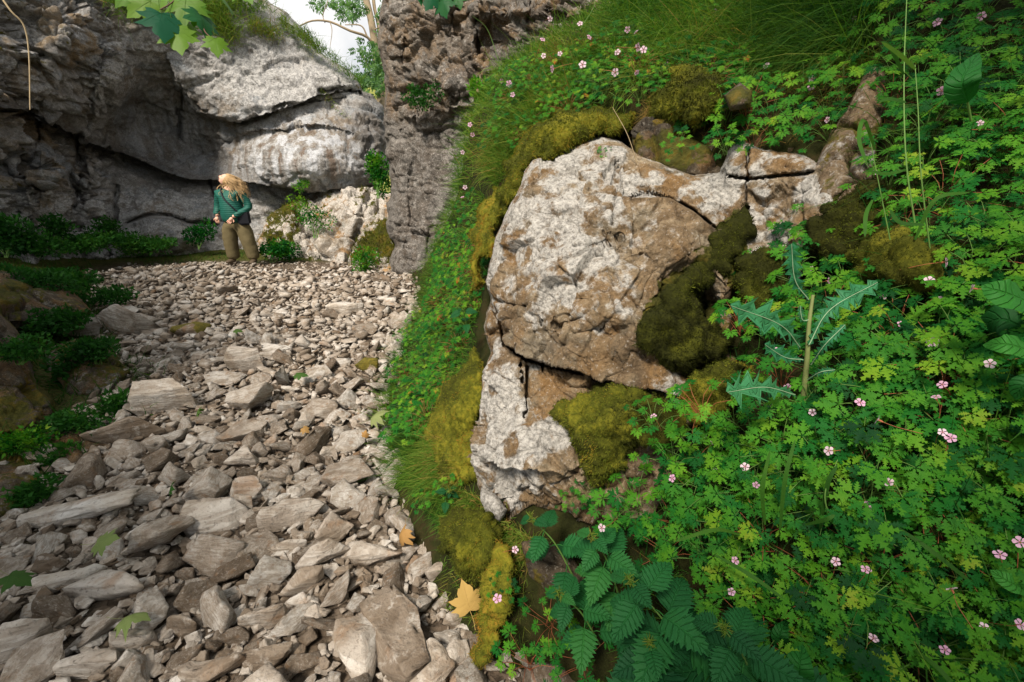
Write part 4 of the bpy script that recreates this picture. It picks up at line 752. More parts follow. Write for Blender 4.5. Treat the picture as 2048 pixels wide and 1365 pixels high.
# where the herb robert grows: polygons on the bank with a count
BLD = np.array(BOULD, float)
herbs = []
FFIX = Field([(1430, 770, 1.33), (1300, 880, 1.33), (1380, 640, 1.4), (1300, 1000, 1.32), (1600, 850, 1.12), (1500, 600, 1.45), (1700, 600, 1.28), (1900, 850, .98), (1200, 1100, 1.42), (1500, 1250, 1.1), (1900, 1250, .9), (1900, 450, 1.15), (2100, 900, .9)])
def herb_at(u, v, sc, small=False, lift=.0, lab='', grp='', d=None):
    W = bankpt(u, v, lift) if d is None else P(u, v, d); n = banknorm(np.array(u), np.array(v)); toc = unit(CAM - W)
    up = unit(n * .55 + np.array([0, 0, .55]) + toc * .35); yaw = random.uniform(0, 6.28); q = Vector(up).to_track_quat('Z', 'Y').to_matrix().to_4x4() @ Matrix.Rotation(yaw, 4, 'Z') @ Matrix.Scale(sc, 4)
    mw = Matrix.Translation(Vector(W)) @ q; rt = empty('herb_robert', (0, 0, 0), lab, 'wildflower plant', grp); rt.matrix_world = mw
    fo, sd_ = random.choice(HERBS if small else HERB); a = link('foliage', fo, rt); b = link('stem', sd_, rt); herbs.append((rt, mw, W, u, v)); return rt
random.seed(21)
ZONES = [
 ([(2090, -60), (2420, 0), (2420, 1450), (2090, 1450)], 40, 'ferny herb plant on the shaded outer part of the bank', 'herb robert plants on the outer bank'),
 ([(1560, 760), (1700, 640), (1880, 560), (2060, 560), (2100, 900), (2060, 1000), (1700, 1000), (1420, 1000), (1400, 880), (1470, 820)], 48, 'ferny bright green herb plant in the dense patch beside and below the thistle', 'herb robert plants beside the thistle'),
 ([(1420, 990), (2100, 990), (2100, 1440), (1560, 1440), (1500, 1200), (1330, 1130), (1250, 1080), (1260, 1000)], 52, 'ferny green herb plant in the dense patch behind the nettles near the ground', 'herb robert plants behind the nettles'),
 ([(1720, -40), (2100, -40), (2100, 330), (1960, 330), (1880, 250), (1780, 130)], 26, 'ferny herb plant high on the bank above the big round leaf', 'herb robert plants high on the bank'),
 ([(1780, 150), (2080, 280), (2080, 560), (1960, 480), (1800, 480), (1740, 360)], 20, 'ferny herb plant around the tall grass stalks beside the moss mound', 'herb robert plants around the grass stalks'),
 ([(1400, 190), (1700, 150), (1700, 260), (1640, 300), (1420, 300), (1380, 260)], 14, 'small ferny herb plant creeping over the stones just above the boulder', 'herb robert plants just above the boulder'),
 ([(1560, 480), (1700, 470), (1720, 620), (1560, 700), (1480, 690)], 13, 'ferny herb plant on the dark moss around the top of the thistle', 'herb robert plants around the thistle top')]
for poly, cnt, lab, grp in ZONES:
    pts = scatter(poly, cnt * 6); chosen = []
    for _ in range(cnt):   # best-candidate spread
        best = max((tuple(pts[random.randrange(len(pts))]) for _ in range(9)), key=lambda q: min([math.hypot(q[0] - c_[0], q[1] - c_[1]) for c_ in chosen] or [999])); chosen.append(best)
    for u, v in chosen: herb_at(u, v, random.uniform(.7, 1.1), lab=lab, grp=grp, lift=.02)
for (u, v, d, s, lab) in [(1310, 850, 1.3, .62, 'ferny herb plant growing out of the bright moss cushion on the boulder'), (1400, 830, 1.27, .75, 'ferny herb plant between moss cushion and thistle base'), (1350, 940, 1.32, .8, 'ferny herb plant under the mossy ledge of the boulder'), (1245, 1040, 1.45, .75, 'pale young herb plant at the bottom edge of the boulder'), (1330, 1040, 1.34, .85, 'lime-green herb plant below the brown base of the boulder'),
                          (1180, 985, 1.5, .4, 'tiny herb plant sprouting from the lower boulder face'), (1140, 1010, 1.52, .35, 'tiny herb plant against the white base of the boulder'), (1480, 655, 1.38, .6, 'ferny herb plant hanging beside the dark olive moss'), (1210, 315, 1.98, .3, 'small reddish herb seedling on the top ledge of the boulder'), (1450, 300, 1.72, .6, 'ferny herb plant on the upper shoulder of the boulder'), (1360, 300, 1.82, .5, 'ferny herb plant beside the brown knobbly rock'), (1100, 1250, 1.42, .7, 'ferny herb plant under the nettles near the yellow moss strip'), (1060, 1330, 1.4, .8, 'ferny herb plant nearest the foot of the bank under the nettles'), (1170, 1330, 1.32, .8, 'ferny herb plant at the lower edge of the nettle patch'),
                          (1010, 1180, 1.48, .4, 'small herb plant beside the bright yellow moss strip'), (900, 985, 1.98, .5, 'small dark herb plant above the rounded moss cushion'), (850, 1005, 2.0, .4, 'small herb plant against the white stone at the bank foot')]:
    herb_at(u, v, s, lab=lab, d=d + .04)
for poly, cnt, lab, grp in [([(900, 470), (975, 360), (985, 480), (950, 640), (900, 760), (850, 870), (800, 860), (800, 740), (850, 590)], 95, 'low leafy herb plant on the green slope between path and boulder', 'herbs on the green slope by the path'), ([(975, 300), (1010, 150), (1100, 110), (1240, 60), (1240, 200), (1100, 250), (1020, 300)], 40, 'leafy herb plant in the sunny green strip along the rock crag', 'herbs along the rock crag'), ([(1240, 60), (1450, 20), (1500, 110), (1430, 200), (1260, 200)], 24, 'leafy herb plant mixed into the grass above the boulder', 'herbs in the grass above the boulder')]:
    for u, v in scatter(poly, cnt): herb_at(u, v, random.uniform(.8, 1.25) * (1.1 if u < 1000 else .9), True, lab=lab, grp=grp, lift=.03)
# the pink flowers, each on the plant next to it
FL = [(1165, 130), (1105, 138), (1087, 112), (1018, 168), (1025, 190), (1160, 48), (1178, 75), (1235, 105), (1255, 60), (1275, 95), (1287, 100), (1272, 65), (1230, 145), (1273, 145), (1333, 125), (1120, 108), (1085, 80), (1100, 38), (1003, 162), (1430, 22), (1465, 65), (1708, 38), (1755, 35), (1875, 45), (1962, 33), (1533, 132), (1438, 153), (1623, 158), (1623, 174), (1658, 152), (1654, 240), (1883, 182), (1960, 247), (1747, 346), (1746, 380), (925, 305), (945, 270), (930, 375), (925, 395), (940, 250), (1622, 537), (1658, 562), (1678, 507), (1891, 525), (1945, 577), (1858, 562), (1880, 600), (1767, 593), (1756, 622), (1802, 650), (1865, 685), (1805, 704), (1980, 728), (1552, 700), (1540, 811), (1625, 825), (1720, 806), (1756, 840), (1872, 795), (1885, 770), (1885, 865), (1902, 877), (1658, 902), (1575, 775), (1307, 833), (1408, 872), (1427, 887), (1490, 934), (1430, 942), (1512, 970), (1778, 965), (1345, 957), (1204, 1056), (1734, 1014), (1470, 1122), (1672, 1124), (1732, 1140), (1903, 1178), (2040, 1085), (1463, 1184), (1747, 1277), (1890, 1300), (1446, 1320), (2040, 1250), (2000, 1110), (1030, 1100), (995, 1198), (1968, 1255)]
random.seed(5)
for i, (u, v) in enumerate(FL):
    W0 = bankpt(u, v); j = min(range(len(herbs)), key=lambda k: (herbs[k][3] - u) ** 2 + (herbs[k][4] - v) ** 2); rt, mw, Wp, _, _ = herbs[j]
    d = float(proj(W0)[2]) - random.uniform(.1, .14) * (2.2 if u < 1320 else 1) if inpoly([(u, v)], BLD)[0] < 0 else float(FFIX(u, v)) - .03
    W = P(u, v, d); toc = Vector(CAM - W).normalized(); nrm = (toc + Vector((random.gauss(0, .6), random.gauss(0, .6), random.gauss(.3, .35)))).normalized()
    fl = link('flower', FLOW[i % 5], rt); s = random.uniform(.75, 1.15) * (1.0 if u > 1300 and v > 200 else 1.75 if u < 1320 and v < 420 else 1.25)
    fl.matrix_basis = mw.inverted() @ (Matrix.Translation(Vector(W)) @ nrm.to_track_quat('Z', 'Y').to_matrix().to_4x4() @ Matrix.Rotation(random.uniform(0, 6), 4, 'Z') @ Matrix.Scale(s, 4))
cnt = {}
for o in SC.objects:
    if o.type == 'MESH' and o.name.startswith('flower') and o.parent: cnt[o.parent] = cnt.get(o.parent, 0) + 1
for rt, mw, W, u, v in herbs:
    if rt in cnt:
        rt['label'] = ('ferny herb plant with ' if cnt[rt] == 1 else 'ferny herb plant with several ') + ('one pink flower' if cnt[rt] == 1 else 'pink flowers') + rt['label'].split('plant', 1)[1]
        w_ = rt['label'].split(); rt['label'] = ' '.join(w_[:16])
        if rt.get('group'): rt['group'] = rt['group'].replace('herb robert plants', 'herb robert in flower').replace('herbs ', 'flowering herbs ') + ('' if cnt[rt] == 1 else ', several flowers')

# ------------------------------------------------------------------ nettles
def nettle(name, base, tip, pairs, size, label, tone=.5, seed=0):
    random.seed(seed); base = np.array(base); tip = np.array(tip); mid = (base + tip) / 2 + np.array([0, 0, .03]); sp = spline([base, mid, tip], 16); rt = empty(name, base, label, 'nettle')
    st = MB(); st.add(*tube(sp - base, np.linspace(.0032, .0016, 16), 6)); link('stem', st.mesh('stem', M['stem']), rt)
    ax = unit(tip - base); tw = random.uniform(0, 3)
    for p in range(pairs):
        t = .25 + .75 * p / max(1, pairs - 1); c = sp[min(15, int(t * 15))]; sc = size * (1.05 - .55 * max(0, t - .55) / .45) * random.uniform(.85, 1.1); e1 = unit(np.cross(ax, [.3, .9, .2])); e2 = np.cross(ax, e1); a = tw + p * 1.45
        for sg in (0, math.pi):
            out = math.cos(a + sg) * e1 + math.sin(a + sg) * e2; toc = unit(CAM - c); y = unit(out * .95 + ax * .12 + toc * .1 + np.array([0, 0, -.3])); z = unit(toc * .7 + np.array([0, 0, .6]) + ax * .2)
            n = 23; tt = np.linspace(0, 1, n); env = np.sin(np.pi * np.clip(tt, 0, 1) ** .62) ** .8 * (1 - tt * .2); wv = env * (1 + np.where(np.arange(n) % 2 == 1, .2, -.14)) * sc * .34; sh = np.where(np.arange(n) % 2 == 1, .03, 0) * sc
            m2 = MB(); pe = c + y * sc * .22; m2.add(*tube(spline([c - base, (c + pe) / 2 - base + [0, 0, .004], pe - base], 5), .0012, 4), .7)
            strip_leaf(m2, sc, wv, sh, frame(y, z), pe - base, random.uniform(.3, .9), random.uniform(.12, .3), tone + random.uniform(-.2, .2), sc * .018); link('leaf', m2.mesh('leaf', M['nettle']), rt)
    hb = MB()
    for k in range(46):
        d_ = unit(np.array([random.gauss(0, 1), random.gauss(0, 1), random.gauss(.3, 1)])); c = tip - base + ax * random.uniform(-.012, .02); hb.add(*tube([c, c + d_ * random.uniform(.008, .022)], [.0016, .0005], 3), random.uniform(.6, .9))
    link('flower_tassel', hb.mesh('flower_tassel', M['grass']), rt); return rt
nettle('nettle', P(1420, 1400, 1.12), P(1262, 1165, 1.02), 7, .14, 'large nettle with pale flowering top in the middle of the foreground nettles', .4, 31)
nettle('nettle', P(1200, 1290, 1.36), P(1120, 1190, 1.24), 5, .1, 'nettle with drooping leaves beside the yellow moss strip', .5, 32)
nettle('nettle', P(1150, 1160, 1.45), P(1065, 1040, 1.36), 4, .1, 'dark nettle at the lower corner of the boulder', .3, 33)
nettle('nettle', P(1240, 1200, 1.36), P(1185, 1075, 1.25), 6, .1, 'nettle with serrated leaves just below the boulder base', .55, 34)
nettle('nettle', P(1520, 1420, 1.0), P(1450, 1260, .92), 6, .135, 'broad-leaved dark nettle nearest the herb patch', .2, 35)
nettle('nettle', P(1330, 1430, 1.1), P(1300, 1290, 1.02), 6, .13, 'nettle lowest in the foreground under the flowering nettle', .2, 36)
nettle('nettle', P(935, 660, 2.5), P(920, 615, 2.4), 3, .07, 'small nettle beside the left flank of the boulder'.replace('left ', 'path-side '), .2, 37)
nettle('nettle', P(890, 1010, 2.0), P(900, 985, 1.92), 3, .05, 'small dark nettle above the rounded moss cushion', .2, 38)

# ------------------------------------------------------------------ sow thistle
random.seed(41); b0 = P(1605, 790, 1.12); rt = empty('sow_thistle', b0, 'tall sow thistle with pale stem and long lobed leaves in the herb patch', 'thistle')
sm = MB(); sm.add(*tube(spline([P(1606, 800, 1.13), P(1614, 720, 1.08), P(1618, 650, 1.06), P(1626, 590, 1.05)], 14) - b0, np.linspace(.0066, .0035, 14), 8)); link('stem', sm.mesh('stem', M['palestem']), rt)
for (q0, q1, q2, W0) in [((1617, 600, 1.06), (1590, 560, 1.03), (1583, 488, 1.0), .5), ((1600, 695, 1.08), (1560, 650, 1.02), (1462, 612, .98), .55), ((1618, 690, 1.06), (1660, 620, 1.03), (1755, 565, 1.02), .5), ((1622, 730, 1.06), (1650, 690, 1.0), (1690, 650, .98), .45), ((1606, 720, 1.07), (1570, 715, 1.03), (1530, 690, 1.0), .5), ((1590, 790, 1.12), (1530, 775, 1.05), (1455, 785, 1.0), .55), ((1620, 640, 1.06), (1605, 640, 1.05), (1600, 612, 1.04), .6), ((1615, 760, 1.07), (1640, 745, 1.02), (1670, 740, 1.0), .5)]:
    sp = spline([P(*q0), P(*q1), P(*q2)], 25) - b0; tg = np.gradient(sp, axis=0); n = 25; tt = np.linspace(0, 1, n); L = np.linalg.norm(sp[-1] - sp[0]); env = (.12 + .88 * tt ** 1.1) * np.clip((1.04 - tt) / .3, 0, 1) ** .7 * L * .21 * W0 / .5
    ws = env * np.where(np.arange(n) % 2 == 1, 1.0, .3) * np.array([random.uniform(.75, 1.2) for _ in range(n)]); m2 = MB(); rows = []
    for k in range(n):
        Z_ = unit(CAM - b0 - sp[k] + np.array([0, 0, .3])); F3 = frame(tg[k], Z_); ru = .75 * ws[k] * math.sin(k * 1.1); sh = (.25 if k % 2 else -.05) * env[k]
        rows += [sp[k] - F3[:, 0] * ws[k] + F3[:, 2] * (ru + .1 * ws[k]) - F3[:, 1] * sh, sp[k], sp[k] + F3[:, 0] * ws[k] + F3[:, 2] * (.1 * ws[k] - ru) - F3[:, 1] * sh]
    b = np.arange(n - 1)[:, None] * 3; m2.add(np.array(rows), np.concatenate([b + np.array([0, 1, 4, 3]), b + np.array([1, 2, 5, 4])]), random.uniform(.3, .7), 0, np.tile([-1., 0, 1], n), np.repeat(tt, 3)); lf = link('leaf', m2.mesh('leaf', M['thistle']), rt)
    m3 = MB(); m3.add(*tube(sp + unit(CAM - b0 - sp) * .0015, np.linspace(.0013, .0005, n), 5)); link('midrib', m3.mesh('midrib', M['midrib']), lf)

# ------------------------------------------------------------------ big broad leaves at the near edge
def broad(name, leaves, label, mat='dock', cat='plant', seed=1):
    random.seed(seed); b0 = P(*leaves[0][0]); rt = empty(name, b0, label, cat)
    for (q0, q1, q2, wf, tone) in leaves:
        sp = spline([P(*q0), P(*q1), P(*q2)], 17) - b0; tg = np.gradient(sp, axis=0); n = 17; tt = np.linspace(0, 1, n); L = np.linalg.norm(sp[-1] - sp[0]); ws = np.sin(np.pi * tt ** .75) ** .75 * L * wf; ws[0] = .002; m2 = MB(); rows = []
        for k in range(n):
            F3 = frame(tg[k], unit(CAM - b0 - sp[k] + np.array([-.1, 0, .5]))); ru = .12 * ws[k] * math.sin(k * 1.7 + seed)
            rows += [sp[k] - F3[:, 0] * ws[k] + F3[:, 2] * (.05 * ws[k] + ru), sp[k] - F3[:, 0] * ws[k] * .5 + F3[:, 2] * .14 * ws[k] * (1 if k % 2 else .6), sp[k], sp[k] + F3[:, 0] * ws[k] * .5 + F3[:, 2] * .14 * ws[k] * (1 if k % 2 else .6), sp[k] + F3[:, 0] * ws[k] + F3[:, 2] * (.05 * ws[k] - ru)]
        b = np.arange(n - 1)[:, None] * 5; m2.add(np.array(rows), np.concatenate([b + np.array([j, j + 1, j + 6, j + 5]) for j in range(4)]), tone, 0, np.tile([-1., -.5, 0, .5, 1], n), np.repeat(tt, 5)); link('leaf', m2.mesh('leaf', M[mat]), rt)
    st = MB(); st.add(*tube(spline([P(leaves[0][0][0] + 30, leaves[0][0][1] + 160, leaves[0][0][2] + .12) - b0, P(*leaves[0][0]) - b0], 6), .003, 5)); link('stem', st.mesh('stem', M['stem']), rt)
broad('broad_leaf_plant', [((2090, 620, .86), (2020, 590, .8), (1962, 572, .82), .17, .75), ((2090, 715, .84), (2020, 690, .8), (1965, 690, .84), .17, .8), ((2110, 700, .9), (2010, 640, .92), (1955, 660, .98), .3, .15), ((2110, 780, .84), (2050, 770, .84), (2030, 800, .86), .35, .25)], 'broad-leaved dock plant with big smooth leaves beside the flowering herb patch', seed=51)
broad('broad_leaf_plant', [((1935, 205, 1.2), (1925, 160, 1.16), (1958, 105, 1.2), .26, .2)], 'single large round dark leaf among the herbs high on the bank', seed=52)
broad('broad_leaf_plant', [((1600, 1370, .93), (1598, 1335, .9), (1606, 1290, .93), .32, .3), ((1565, 1300, 1.0), (1560, 1270, .98), (1575, 1240, 1.0), .25, .3)], 'low round-leaved plant at the lower edge beside the nettles', seed=53)
broad('broad_leaf_plant', [((2060, 1180, .84), (2020, 1165, .82), (1980, 1140, .84), .2, .9)], 'pale long leaf curling out of the dark lower bank', seed=54)

# ------------------------------------------------------------------ grass
parts = []
def grass_on(poly, n, L, wd, lean, tone, lift=0.0, spread=.5, wide=.35, seg=3, surf=None):
    q = scatter(poly, n); u, v = q[:, 0], q[:, 1]; W = bankpt(u, v, lift) if surf is None else surf(u, v); nn = banknorm(u, v) if surf is None else np.array([[0, -.3, .9]]); di = unit(nn * .3 + np.array(lean) + np.array([0, 0, .35]) + spread * RNG.normal(size=(n, 3)))
    t = tone + .06 + .42 * fbm(W * 3, 4, .55, 91) + .16 * RNG.normal(size=n); parts.append(blades(W - .01 * nn, di, L * RNG.uniform(.5, 1.4, n), wd * RNG.uniform(.7, 1.4, n), np.array([0, 0, -wide]) + .35 * RNG.normal(size=(n, 3)), t, seg))
grass_on([(880, 560), (960, 380), (990, 420), (960, 640), (950, 760), (870, 860), (790, 850), (795, 720), (830, 600)], 5500, .12, .004, (-.5, -.3, .2), .42, 0)
grass_on([(850, 550), (880, 470), (900, 560), (850, 640), (800, 740), (775, 850), (740, 900), (790, 700)], 3200, .13, .0045, (-.5, -.2, .3), .36)
grass_on([(750, 880), (860, 820), (900, 900), (880, 990), (800, 960)], 3500, .12, .0035, (-.6, -.4, 0), .5)
grass_on([(960, 330), (1010, 190), (1120, 100), (1200, 100), (1160, 220), (1050, 280), (1000, 380)], 7500, .14, .0035, (-.35, -.4, .15), .62)
grass_on([(1180, 100), (1270, -30), (1560, -40), (1740, 60), (1740, 130), (1500, 140), (1400, 150), (1250, 180)], 12000, .22, .0035, (-.55, -.3, -.1), .46, 0, .4, .6)
grass_on([(1240, 20), (1290, -60), (1800, -60), (1740, 90), (1560, 60), (1380, 120)], 6000, .28, .0035, (-.5, -.3, .1), .3, .03, .35, .7)
grass_on([(1500, 130), (1740, 120), (1730, 190), (1600, 180), (1520, 170)], 2200, .12, .002, (-.2, -.5, -.5), .85, 0, .5, .6)
grass_on([(1300, 190), (1420, 190), (1400, 260), (1280, 270)], 1500, .1, .0018, (-.2, -.4, -.5), .95, 0, .6, .5)
grass_on([(1400, 900), (2050, 700), (2050, 1400), (1500, 1400)], 420, .22, .004, (-.2, -.2, .5), .25, 0, .4, .4, 5)
grass_on([(1740, 150), (2050, 100), (2050, 560), (1760, 560)], 380, .2, .0035, (-.3, -.2, .3), .2, 0, .4, .5, 5)
grass_on([(1400, 700), (2080, 560), (2080, 1420), (1200, 1420), (1250, 1060)], 6000, .05, .004, (0, -.2, .3), .2, 0, .7, .3)
grass_on([(800, 950), (900, 960), (960, 1000), (880, 1060), (850, 1010)], 1800, .06, .003, (-.4, -.4, .2), .45)
grass_on([(880, 980), (1010, 1000), (1100, 1330), (900, 1340), (880, 1150)], 2600, .045, .003, (-.3, -.3, .2), .6, 0, .6)
grass_on([(850, 830), (930, 760), (950, 960), (860, 980)], 1600, .09, .003, (-.4, -.4, -.2), .75, 0, .6)
k = np.nonzero((BK['s'] < 25) & (BK['s'] > -42) & (BK['u'] < 1300) & (BK['v'] < 900) & (BK['v'] > -120))[0]; k = RNG.choice(k, 9000); n = len(k); Wr = BK['W'][k] + RNG.normal(size=(n, 3)) * .03
parts.append(blades(Wr, unit(BK['n'][k] * .3 + np.array([-.3, -.2, .6]) + .5 * RNG.normal(size=(n, 3))), .13 * RNG.uniform(.5, 1.4, n), .005, np.array([0, 0, -.4]) + .35 * RNG.normal(size=(n, 3)), .5 + .4 * fbm(Wr * 3, 3) + .12 * RNG.normal(size=n), 3))
grass_on([(820, 930), (960, 1000), (1000, 1040), (1110, 1100), (1050, 1130), (880, 1050)], 3000, .06, .0035, (-.3, -.4, .2), .5, 0, .6)
grass_on([(1350, 950), (2080, 560), (2080, 1420), (1300, 1420)], 260, .17, .0022, (-.3, -.3, .2), 1.0, -.05, .7, .4, 4)
grass_on([(1250, 200), (1700, 140), (1690, 290), (1400, 290)], 500, .12, .002, (-.3, -.4, -.2), .9, 0, .7, .5, 4)
# grassy tufts on the cliff top and the ledge gaps
def clf(u, v): return P(u, v, FC(u, v) - .1)
for (a, b, w_, n, L, tone) in (((360, 10), (520, 5), 34, 1400, .45, .62), ((420, 30), (470, 75), 22, 700, .4, .72), ((500, 50), (560, 75), 14, 400, .3, .8), ((560, 40), (640, 108), 9, 500, .28, .72), ((600, 60), (720, 165), 8, 700, .26, .55), ((230, 0), (330, 30), 22, 700, .4, .6), ((640, 180), (700, 245), 7, 90, .12, .8), ((585, 350), (620, 380), 6, 60, .2, .4)):
    t_ = RNG.uniform(0, 1, n); u = a[0] + (b[0] - a[0]) * t_ + RNG.normal(size=n) * w_ * .6; v = a[1] + (b[1] - a[1]) * t_ + RNG.normal(size=n) * w_ * .5; W = clf(u, v); di = unit(np.array([0, -.25, .8]) + .45 * RNG.normal(size=(n, 3)))
    parts.append(blades(W, di, L * RNG.uniform(.4, 1.2, n), .012, np.array([0, 0, -.5]) + .4 * RNG.normal(size=(n, 3)), tone + .12 * RNG.normal(size=n), 3))
# low grass on the far and shaded side of the clearing
n = 9000; x = RNG.uniform(-11, -2.5, n); y = RNG.uniform(2.5, 10, n); exx = np.interp(y, [0, 1.2, 3.4, 5, 6.5, 8, 10], [-1.7, -2.0, -3.3, -4.9, -6.0, -7.4, -8.5]); k = ((x < exx - .2 + .5 * fbm(np.stack([x, y, x * 0], 1), 2)) | (y > 8.75 + .25 * np.sin(x * 3))) & ~((abs(x + 5.4) < .5) & (y < 9.3)); x, y = x[k], y[k]; n = len(x)
W = np.stack([x, y, gz(x, y)], 1); parts.append(blades(W, unit(np.array([0, -.1, .9]) + .4 * RNG.normal(size=(n, 3))), .1 * RNG.uniform(.5, 1.3, n), .01, .5 * RNG.normal(size=(n, 3)), .35 + .2 * fbm(W, 3) + .1 * RNG.normal(size=n), 2))
tag(link('grass', blade_mesh('grass', parts, M['grass'])), 'fine green and straw-coloured grass growing over bank, slope and cliff top', 'grass', kind='stuff')
n = 7000; x = RNG.uniform(-6, -1.8, n); y = RNG.uniform(1.2, 5.5, n); exx = np.interp(y, [0, 1.2, 3.4, 5, 6.5], [-1.9, -2.1, -2.9, -4.5, -5.8]); k = x < exx - .1 + .35 * fbm(np.stack([x, y, x * 0], 1) * 2, 2); x, y = x[k], y[k]; n = len(x)
W = np.stack([x, y, gz(x, y)], 1); parts_ = blades(W, unit(np.array([.1, -.2, .8]) + .5 * RNG.normal(size=(n, 3))), .12 * RNG.uniform(.4, 1.4, n), .008, .5 * RNG.normal(size=(n, 3)), .25 + .3 * fbm(W * 2, 3) + .1 * RNG.normal(size=n), 3)
tag(link('grass', blade_mesh('grass', [parts_], M['grass'])), 'dark shaded grass between the mossy rocks at the edge of the path', 'grass', kind='stuff')
# single tall grasses
def stalk(name, pts, rad, label, leaves=(), mat='stem', seed=0):
    random.seed(seed); b0 = P(*pts[0]); rt = empty(name, b0, label, 'grass'); sp = spline([P(*p) for p in pts], 20) - b0; m_ = MB(); m_.add(*tube(sp, np.linspace(rad, rad * .45, 20), 5)); link('stem', m_.mesh('stem', M[mat]), rt)
    for lf in leaves:
        s2 = spline([P(*p) for p in lf], 12) - b0; m2 = MB(); tg = np.gradient(s2, axis=0); rows = []
        for k in range(12):
            F3 = frame(tg[k], unit(CAM - b0 - s2[k] + np.array([0, 0, .4]))); w2 = .0042 * math.sin(math.pi * min(1, (k + 1.5) / 14)) ** .6 * (1 if k < 11 else .1); rows += [s2[k] - F3[:, 0] * w2, s2[k] + F3[:, 0] * w2]
        b = np.arange(11)[:, None] * 2; m2.add(np.array(rows), b + np.array([0, 1, 3, 2]), random.uniform(.2, .45)); link('leaf', m2.mesh('leaf', M['grass']), rt)
stalk('tall_grass', [(1830, 450, 1.12), (1812, 320, 1.1), (1808, 150, 1.12), (1816, -60, 1.2)], .0022, 'tall upright green grass stalk rising past the moss mound', [[(1808, 150, 1.12), (1780, 95, 1.08), (1762, 84, 1.06)], [(1812, 340, 1.1), (1775, 348, 1.06), (1735, 342, 1.04)]], seed=61)
stalk('tall_grass', [(1860, 500, 1.08), (1842, 350, 1.04), (1836, 220, 1.03), (1830, 130, 1.04)], .0018, 'shorter bent grass stalk beside the tall upright stalk', [[(1832, 140, 1.04), (1800, 110, 1.02), (1764, 85, 1.0)], [(1812, 205, 1.05), (1780, 198, 1.02), (1758, 204, 1.01)], [(1750, 300, 1.1), (1728, 240, 1.06), (1718, 280, 1.04), (1735, 330, 1.02)]], seed=62)
stalk('tall_grass', [(1780, 480, 1.15), (1750, 330, 1.12), (1735, 250, 1.12)], .0016, 'arching grass stalk in front of the narrow rock rib', [[(1745, 400, 1.1), (1732, 430, 1.06), (1730, 475, 1.05)], [(1780, 420, 1.1), (1800, 445, 1.06), (1850, 450, 1.04)], [(1830, 480, 1.08), (1870, 400, 1.04), (1940, 385, 1.02)]], seed=63)
stalk('tall_grass', [(1025, 200, 2.6), (1000, 130, 2.5), (975, 60, 2.45), (945, 32, 2.4)], .002, 'thin arching grass stalk leaning across the rock crag', seed=64)
stalk('tall_grass', [(1275, 330, 1.95), (1255, 270, 1.9), (1225, 215, 1.88)], .002, 'dry straw-coloured stalk bent over the top of the boulder', mat='pale_root', seed=65)
stalk('tall_grass', [(1160, 60, 2.4), (1190, 0, 2.4), (1150, -50, 2.4)], .0016, 'slender grass stalk against the top of the dark crag', seed=66)
stalk('tall_grass', [(1690, 1090, 1.0), (1650, 1000, .96), (1675, 920, .95)], .002, 'wide-bladed grass tuft growing through the middle of the herb patch', [[(1640, 1060, 1.0), (1655, 970, .95), (1675, 930, .94)], [(1560, 1060, 1.02), (1570, 960, .97), (1590, 880, .97)], [(1530, 1050, 1.03), (1525, 980, .98), (1540, 900, .97)], [(1610, 1050, 1.0), (1650, 1040, .94), (1670, 1030, .93)], [(1480, 1070, 1.04), (1430, 1060, 1.0), (1345, 1085, .98)], [(1770, 1040, .94), (1860, 1100, .88), (1960, 1180, .86)], [(1430, 1110, 1.04), (1500, 1150, .98), (1570, 1200, .95)], [(1830, 1300, .86), (1880, 1340, .82), (1920, 1390, .8)]], seed=67)
stalk('dead_root', [(-20, -40, 5.2), (20, 20, 5.3), (48, 52, 5.4), (58, 110, 5.5), (60, 220, 5.6)], .013, 'pale dead stem hanging down the shaded end of the cliff', mat='pale_root', seed=68)
# ------------------------------------------------------------------ the person
def skin(name, V, E, rad, sub=2, root=0):
    me = bpy.data.meshes.new(name); me.from_pydata([tuple(v) for v in V], E, []); o = link(name, me); m = o.modifiers.new('s', 'SKIN'); m.use_smooth_shade = True
    for i, r in enumerate(rad):
        sv = me.skin_vertices[0].data[i]; sv.radius = (r, r) if not isinstance(r, tuple) else r; sv.use_root = (i == root)
    s = o.modifiers.new('u', 'SUBSURF'); s.levels = sub; s.render_levels = sub
    dg = bpy.context.evaluated_depsgraph_get(); ev = o.evaluated_get(dg).to_mesh(); ev.calc_loop_triangles()
    co = np.array([v.co for v in ev.vertices]); F = np.array([t.vertices for t in ev.loop_triangles]); o.evaluated_get(dg).to_mesh_clear(); bpy.data.objects.remove(o); bpy.data.meshes.remove(me); return co, F
M['skin'] = plain('skin', (.72, .42, .31), .55, .1, 8); M['jacket'] = None
t = NT('green_quilted_jacket'); c = vec_obj(t); wv = t.n('TexWave'); wv.wave_type = 'BANDS'; wv.bands_direction = 'Z'; wv.inputs['Scale'].default_value = 9; wv.inputs['Distortion'].default_value = 3; t.l(c, wv.inputs['Vector']); n = t.noise(c, 14, 5)
M['jacket'] = t.out(t.prin(t.mix(n, (.006, .07, .054), (.014, .12, .09)), .6, t.bump(wv.outputs['Fac'], .006, .5), .3))
M['trousers'] = plain('olive_trousers', (.14, .115, .06), .85, .35, 9, .1, .02); M['hair'] = plain('curly_blond_hair', (.46, .31, .15), .5, .5, 30, .4, .004); M['boot'] = plain('brown_boot', (.09, .065, .04), .7, .3); M['bag'] = plain('black_bag', (.008, .009, .014), .6, .3)
Wp, dp = gpix(489, 532); pz = float(gz(Wp[0], Wp[1])) + .05
per = empty('person', (Wp[0], Wp[1], pz), 'person in green quilted jacket and olive trousers looking up at the cliff', 'person'); per.rotation_euler = (0, 0, R(-6)); per.scale = (1.02, 1.0, .93)
